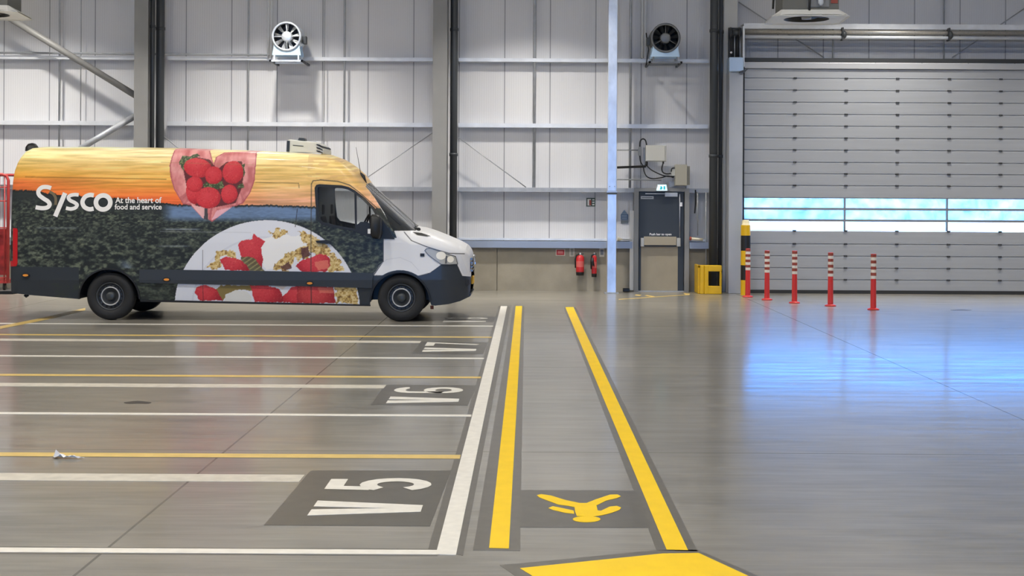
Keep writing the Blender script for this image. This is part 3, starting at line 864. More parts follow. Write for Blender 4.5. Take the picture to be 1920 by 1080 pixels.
v_ = thing('barrier_lamp', 'small cream cone fitting on the rail between galvanised post and door', 'fitting', tuple(at(1163, 449, 28.9)))
part(v_, 'cone', MB().tube([at(1158, 448, 28.88), at(1168, 449.5, 28.88)], [0.045, 0.01], 12), mat('pale_cream', (206, 200, 180), 0.5))
part(v_, 'arm', MB().tube([at(1168, 449.5, 28.88), at(1185, 449.5, 28.88)], 0.014, 8), M_galvd)
o = bx(1181, 395, 1187.5, 544, 28.98, 0.03).build('trim_2', mat('light_trim', (208, 208, 206), 0.5)); struct(o)
o = bx(1167.5, 540, 1180, 546.5, 28.9, 0.12).build('door_stop', M_black, bevel=0.008); tag(o, 'small black block on the floor left of the grey door', 'block')

# ------------------------------------------------------------------ signs
def plate(px0, py0, px1, py1, Y, m): return bx(px0, py0, px1, py1, Y, 0.006)
sg = thing('wall_sign', 'small dark-edged call point sign between right column and galvanised post', 'sign', tuple(at(1108, 387, CY - 0.01)))
part(sg, 'plate', bx(1099.5, 371, 1116, 387, CY - 0.01, 0.006), mat('sign_dark_green', (58, 78, 66), 0.5))
part(sg, 'face', bx(1101.5, 373, 1108, 385.5, CY - 0.018, 0.003), mat('sign_white', (214, 214, 208), 0.5))
part(sg, 'figure', bx(1104.8, 375, 1108.6, 385, CY - 0.022, 0.003), mat('sign_rust', (150, 70, 52), 0.5))
part(sg, 'bars', MB().add(*(lambda A: (A.v, A.f))(bx(1110.5, 373.5, 1114.5, 376, CY - 0.018, 0.003).add(*(lambda B: (B.v, B.f))(bx(1110.5, 378, 1114.5, 380.5, CY - 0.018, 0.003))).add(*(lambda B: (B.v, B.f))(bx(1110.5, 382.5, 1114.5, 385, CY - 0.018, 0.003))))), MATS['sign_white'])
sg = thing('wall_sign', 'blue notice with triangle on top, left of the grey door', 'sign', tuple(at(1171, 419, CY - 0.01)))
part(sg, 'plate', bx(1164, 401.5, 1177.5, 412, CY - 0.01, 0.006), mat('sign_blue', (72, 100, 132), 0.5))
part(sg, 'warning_triangle', MB().prism([at(1170.5, 393.5, CY - 0.016), at(1177, 401.3, CY - 0.016), at(1164.5, 401.3, CY - 0.016)], (0, 0.006, 0)), mat('sign_blue_pale', (116, 136, 160), 0.5))
part(sg, 'lower_plate', bx(1164, 413, 1177.5, 419, CY - 0.01, 0.006), mat('sign_slate', (96, 104, 112), 0.5))
for k in range(3):
    part(sg, 'text_line', bx(1165.5, 403.5 + k * 2.8, 1176, 404.6 + k * 2.8, CY - 0.017, 0.002), mat('sign_blue_ink', (160, 176, 196), 0.5))
SY = PY - 0.004
sg = thing('wall_sign', 'red fire notice with white border on the concrete plinth', 'sign', tuple(at(1051, 480, SY)))
part(sg, 'plate', bx(1042, 467, 1059.5, 479.5, SY, 0.006), mat('sign_cream', (204, 198, 184), 0.5))
part(sg, 'red_field', bx(1043.5, 468.3, 1058, 478.3, SY - 0.006, 0.002), mat('sign_red', (182, 52, 56), 0.5))
part(sg, 'flame', bx(1046, 470.5, 1055.5, 475.5, SY - 0.009, 0.002), mat('sign_pink', (206, 120, 116), 0.5))
sg = thing('wall_sign', 'white framed notice directly left of the larger extinguisher', 'sign', tuple(at(1072, 481, SY)))
part(sg, 'plate', bx(1068, 464, 1077, 481, SY, 0.006), MATS['sign_cream'])
part(sg, 'panel', bx(1069.8, 466, 1075.2, 479, SY - 0.006, 0.002), mat('sign_grey', (150, 148, 138), 0.5))
sg = thing('wall_sign', 'white framed notice right of the slim extinguisher', 'sign', tuple(at(1129, 481, SY)))
part(sg, 'plate', bx(1124, 464, 1133, 481.5, SY, 0.006), MATS['sign_cream'])
part(sg, 'panel', bx(1125.6, 468, 1131.6, 478, SY - 0.006, 0.002), mat('sign_slate2', (110, 116, 128), 0.5))

# ------------------------------------------------------------------ fire extinguishers
M_fred = mat('extinguisher_red', (190, 36, 42), 0.35, coat=0.3)
def extinguisher(px, ptop, pbot, rpx, label, horn):
    Y = PY - 0.14
    top, bot = at(px, ptop, Y), at(px, pbot, Y)
    r = rpx / (FPX / Y); H = top.z - bot.z
    t = thing('fire_extinguisher', label, 'fire extinguisher', tuple(bot))
    part(t, 'cylinder', MB().lathe(bot, (0, 0, 1), [(0.0, r * 0.9), (0.03, r), (H * 0.78, r), (H * 0.86, r * 0.75), (H * 0.9, r * 0.3), (H * 0.9, 0)], 24), M_fred)
    part(t, 'base_ring', MB().lathe(bot, (0, 0, 1), [(0, 0), (-0.02, r * 0.95), (0.03, r * 1.02), (0.05, r * 1.02)], 24), M_black)
    part(t, 'label', MB().lathe(bot, (0, 0, 1), [(H * 0.35, r * 1.012), (H * 0.62, r * 1.012)], 24), mat('extinguisher_label', (206, 96, 92) if not horn else (60, 40, 40), 0.5))
    part(t, 'valve', MB().lathe(bot, (0, 0, 1), [(H * 0.88, r * 0.35), (H * 0.97, r * 0.35), (H, r * 0.2), (H, 0)], 12), M_galvd)
    part(t, 'handle', MB().box(bot.x - r * 0.2, bot.x + r * 0.9, Y - 0.02, Y + 0.02, top.z - 0.03, top.z - 0.015), M_black)
    part(t, 'hose', MB().tube([bot + Vector((-r * 0.2, -0.02, H * 0.95)), bot + Vector((-r * 0.9, -0.02, H * 0.9)), bot + Vector((-r * 1.2, -0.02, H * 0.7)), bot + Vector((-r * 1.15, -0.02, H * 0.3))], 0.014, 8), M_black)
    part(t, 'wall_bracket', MB().box(bot.x - 0.03, bot.x + 0.03, Y + r * 0.9, PY + 0.001, bot.z + H * 0.55, bot.z + H * 0.7), M_galvd)
    if horn: part(t, 'horn', MB().tube([bot + Vector((-r * 0.7, -r, H * 0.8)), bot + Vector((-r * 0.7, -r - 0.01, H * 0.45))], [0.02, 0.04], 12), M_black)
extinguisher(1087.5, 474, 514.5, 7.6, 'large red fire extinguisher on the concrete plinth', False)
extinguisher(1114, 474, 517.5, 4.9, 'slim red fire extinguisher with black horn, nearer the galvanised post', True)

# ------------------------------------------------------------------ yellow pipe guard
M_gy = mat('guard_yellow', (214, 172, 12), 0.4, coat=0.2, noise=0.05)
gA = at(1309, 552, 28.3); gB = at(1353, 552, 28.3)
gz1 = at(1330, 497.5, 28.3).z
gt = thing('pipe_guard', 'yellow steel guard box around the foot of the thick downpipe', 'guard', (gA.x, 28.3, 0))
wz = gz1
x0, x1 = gA.x, gB.x
part(gt, 'front_frame', MB().box(x0 + 0.19, x1, 28.28, 28.36, 0, 0.16).box(x0 + 0.19, x1, 28.28, 28.36, wz - 0.12, wz).box(x0 + 0.12, x0 + 0.20, 28.28, 28.36, 0, wz).box(x1 - 0.04, x1, 28.28, 28.36, 0.16, wz - 0.12), M_gy, 0.012)
part(gt, 'side_frame', MB().box(x0, x0 + 0.05, 28.36, 28.95, 0, wz).box(x0 + 0.04, x0 + 0.12, 28.3, 28.36, 0, wz), M_gy, 0.012)
part(gt, 'top_frame', MB().box(x0, x1, 28.36, 28.46, wz - 0.06, wz), M_gy, 0.012)

# ------------------------------------------------------------------ black and yellow bollard
bo = at(1397.5, 553, 28.0)
M_by = mat('bollard_yellow', (224, 178, 24), 0.4); M_bk = mat('bollard_black', (30, 31, 34), 0.4)
Yb = fl(1397.5, 553).y; s_ = FPX / Yb
bt = thing('bollard', 'tall black and yellow banded bollard at the dock door jamb', 'bollard', (fl(1397.5, 553).x, Yb, 0))
R = 9.0 / s_; xb_ = fl(1397.5, 553).x
zz = [0] + [at(1397.5, y, Yb).z for y in (525, 497, 470, 441.5, 422)]
cols = [M_by, M_bk, M_by, M_bk, M_by]
for k in range(5):
    part(bt, 'band', MB().lathe((xb_, Yb, 0), (0, 0, 1), [(zz[k], R), (zz[k + 1], R)], 28), cols[k], label=('yellow band' if k % 2 == 0 else 'black band'))
part(bt, 'cap', MB().lathe((xb_, Yb, zz[5]), (0, 0, 1), [(0, R), (0.0, R * 0.85), (0.07, R * 0.8), (0.1, R * 0.6), (0.1, 0)], 28), mat('cap_cream', (222, 210, 170), 0.5))

# ------------------------------------------------------------------ red and white marker posts
M_pr = mat('post_red', (206, 50, 48), 0.4); M_pw = mat('post_white', (226, 218, 206), 0.45); M_pd = mat('post_band_red', (150, 66, 54), 0.5)
posts = [(1402, 466, 557, 'red marker post directly in front of the banded bollard'), (1438, 469.6, 562.5, 'second red marker post from the left'),
         (1489.6, 470, 568.5, 'middle one of the five red marker posts'), (1557, 473.5, 574, 'second red marker post from the right'), (1637.4, 476, 581, 'rightmost and nearest red marker post')]
for (px, t0, b0, lab) in posts:
    B = fl(px, b0); T = at(px, t0, B.y); H = T.z
    r = 0.045
    t = thing('marker_post', lab + ', white bands on top', 'marker post', tuple(B), 'red and white marker posts before the dock door')
    part(t, 'base', MB().lathe(B, (0, 0, 1), [(0, 0), (0, 0.10), (0.02, 0.095), (0.035, r + 0.005)], 24), M_pr)
    part(t, 'shaft', MB().lathe(B, (0, 0, 1), [(0.02, r + 0.004), (H * 0.55, r), (H, r), (H, 0)], 24), M_pr)
    for k in range(4):
        z0 = H * (0.555 + k * 0.11)
        part(t, 'reflective_band', MB().lathe(B, (0, 0, 1), [(z0, r + 0.002), (z0 + H * 0.055, r + 0.002)], 24), M_pw)
        if k < 4: part(t, 'dark_band', MB().lathe(B, (0, 0, 1), [(z0 + H * 0.055, r + 0.002), (z0 + H * 0.108, r + 0.002)], 24), M_pd)

# ------------------------------------------------------------------ red roll cage at the left edge
CYy = 28.2
ca, cb = at(-60, 541, CYy), at(17.5, 541, CYy)
ct = thing('roll_cage', 'red tubular roll cage trolley behind the rear of the van, cut by the left edge', 'trolley', (cb.x, CYy, 0))
M_cr = mat('cage_red', (168, 50, 48), 0.45)
zt_ = at(5, 327, CYy).z; zm_ = at(5, 427, CYy).z; z0_ = 0.17
def frame_side(Y, x0, x1):
    b = MB(); r = 0.03
    b.tube([(x1, Y, z0_), (x1, Y, zt_ - 0.12), (x1 - 0.035, Y, zt_ - 0.03), (x1 - 0.12, Y, zt_), (x0 + 0.12, Y, zt_), (x0 + 0.035, Y, zt_ - 0.03), (x0, Y, zt_ - 0.12), (x0, Y, z0_)], r, 10)
    return b
part(ct, 'frame', frame_side(CYy, ca.x, cb.x - 0.03), M_cr)
part(ct, 'frame', frame_side(CYy + 0.7, ca.x, cb.x - 0.03), M_cr)
b = MB()
for k in range(1, 8):
    x = ca.x + (cb.x - ca.x) * k / 8; b.tube([(x, CYy, z0_), (x, CYy, zt_)], 0.013, 6)
for zz_ in (0.25, zm_, (zm_ + zt_) / 2, zt_ - 0.25): b.tube([(ca.x, CYy, zz_), (cb.x - 0.03, CYy, zz_)], 0.013, 6)
part(ct, 'mesh_side', b, M_cr)
part(ct, 'base_tray', MB().box(ca.x, cb.x - 0.03, CYy, CYy + 0.7, z0_ - 0.03, z0_ + 0.03), M_cr)
part(ct, 'side_panel', MB().box(ca.x + 0.04, cb.x - 0.07, CYy + 0.05, CYy + 0.07, 0.3, zm_ - 0.02), mat('cage_panel', (150, 40, 42), 0.5, noise=0.5, nscale=6))
for sx in (ca.x + 0.1, cb.x - 0.12):
    for sy in (0.08, 0.62):
        part(ct, 'castor', MB().lathe((sx - 0.02, CYy + sy, 0.065), (1, 0, 0), [(0, 0), (0, 0.06), (0.005, 0.065), (0.035, 0.065), (0.04, 0.06), (0.04, 0)], 16).box(sx - 0.03, sx + 0.03, CYy + sy - 0.02, CYy + sy + 0.02, 0.1, z0_), M_black)

# ------------------------------------------------------------------ floor markings
def quad(pts, z, th, name, m, label=None, cat='floor marking', group=None, root=None, pname=None):
    P = [fl(x, y) for x, y in pts]
    P = [Vector((p.x, p.y, z - th)) for p in P]
    b = MB().prism(P, (0, 0, th))
    if root is not None: return part(root, pname or name, b, m)
    o = b.build(name, m, origin=P[0]); tag(o, label, cat, group); return o


def strip_x(x0, x1, y0, y1, z, th=0.0015): return MB().box(x0, x1, y0, y1, z - th, z)


def long_line(nm, label, m, pts, bpts):
    P = [fl(*p) for p in pts]; B = [fl(*p) for p in bpts]
    t = thing(nm, label, 'floor line', (P[0].x, P[0].y, 0))
    part(t, 'underlay', MB().prism([Vector((p.x, p.y, 0.0002)) for p in B], (0, 0, 0.0010)), M_lgrey)
    part(t, 'paint', MB().prism([Vector((p.x, p.y, 0.0002)) for p in P], (0, 0, 0.0022)), m)
    return t


long_line('white_lane_line', 'broad white line along the ends of the parking bays', M_lwhite, [(817, 1040), (855, 1041), (951, 574), (939, 574)], [(803, 1029), (868, 1042), (958, 574), (935, 574)])
long_line('yellow_walkway_line', 'left yellow line of the pedestrian walkway', M_lyel, [(917, 1028), (954, 1029), (979, 574), (967, 574)], [(887, 1032), (975, 1033), (983, 573), (963, 573)])
long_line('yellow_walkway_line', 'right yellow line of the pedestrian walkway', M_lyel, [(1250, 1031), (1290, 1032), (1075, 576), (1060, 576)], [(1231, 1032), (1308, 1034), (1080, 576), (1057, 576)])
long_line('yellow_crossing_bar', 'wide yellow bar crossing the front end of the walkway', M_lyel, [(975, 1066), (1030, 1100), (1440, 1100), (1400, 1079), (1310, 1037.5), (1243, 1038.5)], [(937, 1060), (1010, 1110), (1490, 1110), (1420, 1079), (1309, 1031), (1231, 1032)])

XL = at(0, 640, 21).x * 0 - 14.0
mainx = fl(832, 1000).x


def bay_line(py_at0, py_end, px_end, half, m, label, nm, under=0):
    a = fl(0, py_at0); c = fl(px_end, py_end)
    y = (a.y + c.y) / 2
    t = half
    o = strip_x(-13.5, c.x, y - t, y + t, 0.0022, 0.002)
    if under:
        r = thing(nm, label, 'floor line', (c.x, y, 0))
        part(r, 'underlay', strip_x(-13.5, c.x, y - t - under, y + t + under, 0.0010, 0.0008), M_lgrey)
        part(r, 'paint', o, m)
    else:
        ob = o.build(nm, m, origin=(c.x, y, 0)); tag(ob, label, 'floor line')


def hw(py, thick): return EYE * FPX * thick / 2 / (py - VY) ** 2
bay_line(1031.5, 1036, 822, hw(1034, 8.5), M_lwhite, 'thin white bay line nearest the viewer, below V5', 'white_bay_line', 0.025)
bay_line(775.5, 779, 884, hw(777, 3.6), M_lwhite, 'thin white bay line just below V6', 'white_bay_line')
bay_line(667.5, 672, 908, hw(670, 2.3), M_lwhite, 'thin white bay line just below V7', 'white_bay_line')
bay_line(607, 611, 925, hw(609, 1.7), M_lwhite, 'thin white bay line just below V8, near the van wheels', 'white_bay_line')
bay_line(894.5, 897, 566, hw(896, 13.5), M_lworn, 'broad worn white bay line running up to the V5 patch', 'white_bay_line')
bay_line(721.5, 725, 722, hw(723, 6.2), M_lworn, 'broad worn white bay line running up to the V6 patch', 'white_bay_line')
bay_line(637.5, 641, 789, hw(639, 3.8), M_lworn, 'broad worn white bay line running up to the V7 patch', 'white_bay_line')
bay_line(852.5, 856.5, 863, hw(854, 7), M_lyel2, 'thin yellow bay line between V5 and V6', 'yellow_bay_line', 0.012)
bay_line(703.5, 707.5, 902, hw(705, 3.3), M_lyel2, 'thin yellow bay line between V6 and V7', 'yellow_bay_line', 0.012)
bay_line(627, 633, 922, hw(630, 2.1), M_lyel2, 'thin yellow bay line between V7 and V8', 'yellow_bay_line', 0.012)
quad([(0, 612), (0, 617), (90, 599), (160, 582), (160, 577.5), (80, 596)], 0.003, 0.002, 'slanted_floor_line', M_lyel2, 'pale slanted line passing behind the rear wheel of the van', 'floor line')


# painted characters: strokes in a unit box, reading direction away from the viewer, tops to the left
def ribbon(pts, wd, closed=False):
    """2D ribbon with mitred joints -> verts, faces"""
    n = len(pts); P = [Vector((p[0], p[1])) for p in pts]; L = []; Rr = []
    for i in range(n):
        if closed: a, c = P[(i - 1) % n], P[(i + 1) % n]
        else: a, c = P[max(i - 1, 0)], P[min(i + 1, n - 1)]
        d1 = (P[i] - a); d2 = (c - P[i])
        if d1.length < 1e-9: d1 = d2
        if d2.length < 1e-9: d2 = d1
        d1 = d1.normalized(); d2 = d2.normalized()
        tn = (d1 + d2); tn = tn.normalized() if tn.length > 1e-6 else d1
        nn = Vector((-tn.y, tn.x)); k = max(0.5, nn.dot(Vector((-d1.y, d1.x))))
        L.append(P[i] + nn * wd / 2 / k); Rr.append(P[i] - nn * wd / 2 / k)
    vs = [tuple(p) for p in L] + [tuple(p) for p in Rr]
    m_ = n if closed else n - 1
    fs = [(i, (i + 1) % n, n + (i + 1) % n, n + i) for i in range(m_)]
    return vs, fs


def arc(cx, cy, rx, ry, a0, a1, n=14):
    return [(cx + rx * math.cos(math.radians(a0 + (a1 - a0) * k / (n - 1))), cy + ry * math.sin(math.radians(a0 + (a1 - a0) * k / (n - 1)))) for k in range(n)]


GX0, GX1 = -1.235, -0.60
GLY = {
    'V': [[(0.06, 1.0), (0.46, 0.0)], [(0.94, 1.0), (0.54, 0.0)]],
    '5': [[(0.86, 0.93), (0.22, 0.93), (0.17, 0.57)] , [(0.10, 0.60)] + arc(0.46, 0.34, 0.36, 0.27, 130, -150, 16)],
    '6': [[(0.82, 0.80)] + arc(0.5, 0.76, 0.34, 0.17, 20, 175, 8) + [(0.16, 0.3)] + arc(0.5, 0.28, 0.34, 0.21, 190, 540, 18)],
    '7': [[(0.08, 0.94), (0.86, 0.94), (0.45, 0.0)]],
    '8': [arc(0.5, 0.74, 0.30, 0.19, 0, 360, 16), arc(0.5, 0.27, 0.36, 0.21, 0, 360, 16)],
}


def glyph(ch, y0, y1, wd):
    b = MB(); W = y1 - y0; Hh = GX1 - GX0
    if ch == 'V':
        P = [Vector((GX1 - q * Hh, y0 + p * W, 0.0012)) for p, q in ((0, 1), (0.40, 1), (0.5, 0.30), (0.60, 1), (1, 1), (0.72, 0), (0.28, 0))]
        return b.prism(P, (0, 0, 0.0018))
    for k_, st in enumerate(GLY[ch]):
        zt_k = 0.003 + 0.0006 * k_
        pts = [(a * W, c * Hh) for a, c in st]
        vs, fs = ribbon(pts, wd)
        n = len(vs)
        vv = [Vector((GX1 - q, y0 + p, 0.0012)) for p, q in vs] + [Vector((GX1 - q, y0 + p, zt_k)) for p, q in vs]
        b.add(vv, [tuple(i + n for i in f) for f in fs] + [f[::-1] for f in fs])
    return b


def bay_mark(ch, patch, dig, vee, wd=0.108):
    P = [fl(*p) for p in patch]
    t = thing('bay_number', 'white V%s painted on a dark grey patch at the end of its bay' % ch, 'bay number', (P[0].x, P[0].y, 0))
    part(t, 'dark_patch', MB().prism([Vector((p.x, p.y, 0.0004)) for p in P], (0, 0, 0.001)), mat('dark_number_patch', (88, 85, 77), 0.3, noise=0.12, nscale=7))
    part(t, 'digit', glyph(ch, fl(720, dig[1]).y, fl(720, dig[0]).y, wd), M_lwhite)
    part(t, 'letter', glyph('V', fl(720, vee[1]).y, fl(720, vee[0]).y, wd * 1.1), M_lwhite)


bay_mark('5', [(582, 882.5), (846, 882.5), (806, 987), (495, 985)], (896, 921), (940, 968))
bay_mark('6', [(722, 721.5), (895, 722.5), (877, 760.5), (695, 759.5)], (725.5, 737.5), (744, 756.5))
bay_mark('7', [(790, 641), (917, 642), (905, 664.5), (772, 663.5)], (641.5, 649), (651.5, 659.5))
bay_mark('8', [(850, 593.5), (930, 594), (925, 604), (830, 603)], (594.5, 598), (600, 603.5))

# pedestrian symbol
PP = [fl(*p) for p in ((977, 919), (1193, 920), (1219, 990), (974, 989))]
t = thing('pedestrian_symbol', 'yellow walking figure painted on a dark grey patch in the walkway', 'floor marking', (PP[0].x, PP[0].y, 0))
part(t, 'dark_patch', MB().prism([Vector((p.x, p.y, 0.0004)) for p in PP], (0, 0, 0.0011)), mat('dark_walk_patch', (92, 89, 82), 0.3, noise=0.12, nscale=7))
def zp(pts): return [(860 + x / 3.0, 800 + y / 3.0) for x, y in pts]
def blob(cx, cy, rx, ry, n=20): return [(cx + rx * math.cos(2 * math.pi * k / n), cy + ry * math.sin(2 * math.pi * k / n)) for k in range(n)]
shapes = [('head', blob(720, 523, 78, 17)),
          ('torso', [(440, 388), (465, 382), (520, 390), (600, 415), (680, 432), (720, 432), (770, 412), (850, 385), (895, 384), (912, 394), (890, 404), (830, 418), (775, 445), (782, 474), (800, 476), (850, 452), (890, 448), (914, 458), (905, 470), (860, 487), (810, 500), (760, 508), (665, 505), (655, 480), (652, 455), (620, 448), (560, 440), (500, 418), (455, 400)]),
          ('arm', [(505, 460), (530, 450), (590, 462), (648, 475), (650, 492), (600, 487), (530, 470)])]
for nm, pts in shapes:
    P = [fl(*p) for p in zp(pts)]
    part(t, nm, MB().prism([Vector((p.x, p.y, 0.0012)) for p in P], (0, 0, 0.002)), M_lyel)

# yellow hatch lines on the floor before the door
for pts, lab in (([(1192, 552.5), (1203, 553), (1200, 555), (1190, 554)], 'short yellow floor stroke left of the door threshold'),
                 ([(1213, 553.5), (1228, 556), (1222, 557), (1208, 554.5)], 'yellow floor chevron before the door'),
                 ([(1281, 549.5), (1294, 551), (1292, 553.5), (1284, 552)], 'yellow floor stroke at the right of the door threshold'),
                 ([(1160, 561), (1288, 552.5), (1290, 553.3), (1160, 562)], 'thin yellow line slanting to the right of the door')):
    quad(pts, 0.003, 0.002, 'yellow_floor_stroke', M_lyel2, lab, 'floor line')

# crumpled paper and scuff
random.seed(3)
pc = fl(130, 859)
b = MB()
n = 12; vs = []
for i in range(n):
    for j in range(4):
        u = i / (n - 1); v = j / 3
        vs.append((pc.x - 0.11 + u * 0.22, pc.y - 0.035 + v * 0.07 * (1.2 - u) + random.uniform(-0.006, 0.006), 0.006 + abs(random.gauss(0, 0.014)) * (1.3 - u)))
fs = [(i * 4 + j, (i + 1) * 4 + j, (i + 1) * 4 + j + 1, i * 4 + j + 1) for i in range(n - 1) for j in range(3)]
b.add(vs, fs)
o = b.build('crumpled_paper', M_white, origin=(pc.x, pc.y, 0))
sd = o.modifiers.new('th', 'SOLIDIFY'); sd.thickness = 0.001
tag(o, 'scrap of crumpled white paper on the yellow line between V5 and V6', 'paper')
for (sx, sy, ww, hh, lab) in ((258, 755, 26, 2.6, 'dark oily scuff on the floor left of V6'), (1802, 581.5, 20, 0.9, 'flat dark drain cover on the floor before the dock door, right')):
    P = [fl(sx + ww * math.cos(q), sy + hh * math.sin(q) * (1 + 0.3 * math.sin(3 * q))) for q in [2 * math.pi * k / 20 for k in range(20)]]
    o = MB().prism([Vector((p.x, p.y, 0.0003)) for p in P], (0, 0, 0.001)).build('floor_scuff' if sx < 1000 else 'drain_cover', mat('scuff_dark', (52, 48, 43), 0.6), origin=P[0])
    tag(o, lab, 'stain' if sx < 1000 else 'drain cover')

# ------------------------------------------------------------------ the van
YV = 21.34            # depth of the van's near side
VW = 2.0              # body width
def vp(px, py, Y=YV): return at(px, py, Y)
NPX = FPX / YV
# silhouette in photo pixels (roof line seen at the side plane)
ztop_p = [(17, 505), (18, 430), (19.5, 360), (21, 335), (24, 317), (29, 303), (35, 292), (42, 283), (53, 277), (70, 275.2), (180, 276), (320, 278), (460, 283), (560, 287.5), (606, 291),
          (630, 300), (646, 310), (662, 323), (680, 344), (700, 362.5), (740, 399), (770, 427), (779, 431.5), (789, 432.5), (810, 439), (831, 447.5), (850, 455.5), (864, 462), (872, 467), (877, 473.5), (879.5, 480), (881.2, 490), (882, 510)]
zbot_p = [(17, 546), (20, 549), (50, 553), (146, 561), (147, 561), (261, 561), (262, 563.5), (400, 566), (560, 570), (693, 573), (694, 566), (806, 566), (808, 572), (815, 573.5), (840, 571), (859, 566.5), (872, 561), (878, 558), (880.5, 545), (881.4, 530), (882, 512)]
ARCH = [(204, 561, 57.0), (750, 566, 56.0)]


def lerp_poly(P, x): return np.interp(x, [p[0] for p in P], [p[1] for p in P])


us = np.unique(np.concatenate([np.arange(17, 882.01, 1.0), np.arange(17, 26, 0.25), np.arange(868, 882.01, 0.25),
                               np.arange(146, 152, 0.25), np.arange(257, 263, 0.25), np.arange(693, 698, 0.25), np.arange(802, 808, 0.25)]))
vt = lerp_poly(ztop_p, us)
# smooth the roof line a little
k_ = np.ones(5) / 5
vts = np.convolve(np.pad(vt, 2, mode='edge'), k_, 'valid'); sel = (us > 60) & (us < 868); vt[sel] = vts[sel]
vb = lerp_poly(zbot_p, us)
for cx_, cy_, r_ in ARCH:
    d = np.abs(us - cx_) < r_
    vb[d] = np.minimum(vb[d], cy_ - np.sqrt(r_ ** 2 - (us[d] - cx_) ** 2))

# A pillar / glass edge and bonnet edge: lower limit of the top surface, in px
rise_u = [17, 40, 90, 560, 640, 668, 676, 690, 720, 750, 778, 800, 860, 872, 882]
rise_v = [6, 16, 40, 42, 42, 36, 32, 33, 38, 40, 30, 26, 18, 10, 3]
run_v = [0.05, 0.12, 0.20, 0.20, 0.24, 0.36, 0.50, 0.66, 0.66, 0.62, 0.45, 0.36, 0.30, 0.2, 0.1]
exp_v = [2, 2.2, 2.3, 2.3, 2.2, 2.0, 1.9, 1.8, 1.8, 1.8, 1.9, 2.2, 2.2, 2, 2]
Xf = vp(882, 500).x; Xr = vp(17, 500).x


def inward(u, v, vtop):
    """distance of the body side from its widest plane at photo px (u, v)"""
    rise = np.interp(u, rise_u, rise_v); run = np.interp(u, rise_u, run_v); ex = np.interp(u, rise_u, exp_v)
    vs_ = vtop + rise
    T = 0.00045 * np.maximum(0, 455 - v) + 0.0010 * np.maximum(0, v - 525)
    Tm = 0.00045 * np.maximum(0, 455 - vs_)
    t = np.clip((vs_ - v) / np.maximum(rise, 1e-6), 0, 1)
    D = np.where(v < vs_, Tm + run * (1 - np.power(np.maximum(0, 1 - t ** ex), 1 / ex)), T)
    # plan rounding of nose and tail
    xn = np.clip((u - 812) / (882 - 812), 0, 0.999)
    D = D + 0.40 * (1 - np.sqrt(1 - xn ** 2.2))
    xt = np.clip((34 - u) / 17.0, 0, 0.999)
    D = D + 0.07 * (1 - np.sqrt(1 - xt ** 2))
    return D


def side_pt(u, v, off=0.0):
    """photo px on the van's near side -> world point on the body surface"""
    vtop = np.interp(u, us, vt)
    p = vp(float(u), float(v)); p.y = YV + float(inward(u, v, vtop)) - off
    return p


# ---- livery colours
def vnoise(seed, x, y, oct_=4):
    rng = np.random.RandomState(seed); g = rng.rand(256, 256); out = 0; amp = 1; tot = 0
    for o_ in range(oct_):
        xi = np.floor(x).astype(int); yi = np.floor(y).astype(int); fx = x - xi; fy = y - yi
        fx = fx * fx * (3 - 2 * fx); fy = fy * fy * (3 - 2 * fy)
        a = g[xi % 256, yi % 256]; b_ = g[(xi + 1) % 256, yi % 256]; c_ = g[xi % 256, (yi + 1) % 256]; d_ = g[(xi + 1) % 256, (yi + 1) % 256]
        out = out + amp * ((a * (1 - fx) + b_ * fx) * (1 - fy) + (c_ * (1 - fx) + d_ * fx) * fy); tot += amp
        amp *= 0.5; x = x * 2.03 + 17; y = y * 2.03 + 31
    return out / tot


def inpoly(u, v, P):
    ins = np.zeros(u.shape, bool); n = len(P)
    for i in range(n):
        x1, y1 = P[i]; x2, y2 = P[(i + 1) % n]
        if y1 == y2: continue
        c = ((y1 > v) != (y2 > v)) & (u < (x2 - x1) * (v - y1) / (y2 - y1) + x1)
        ins ^= c
    return ins


def Z2(P): return [(300 + x / 2.842, 240 + y / 2.842) for x, y in P]
def Z3(P): return [(560 + x / 2.841, 240 + y / 2.841) for x, y in P]
def Z1(P): return [(x / 2.842, 240 + y / 2.842) for x, y in P]


WIN = Z3([(90, 320), (96, 309), (110, 306), (225, 312), (262, 321), (295, 338), (345, 378), (396, 428), (412, 455), (412, 585), (380, 575), (300, 545), (200, 525), (125, 509), (105, 485), (95, 400)])


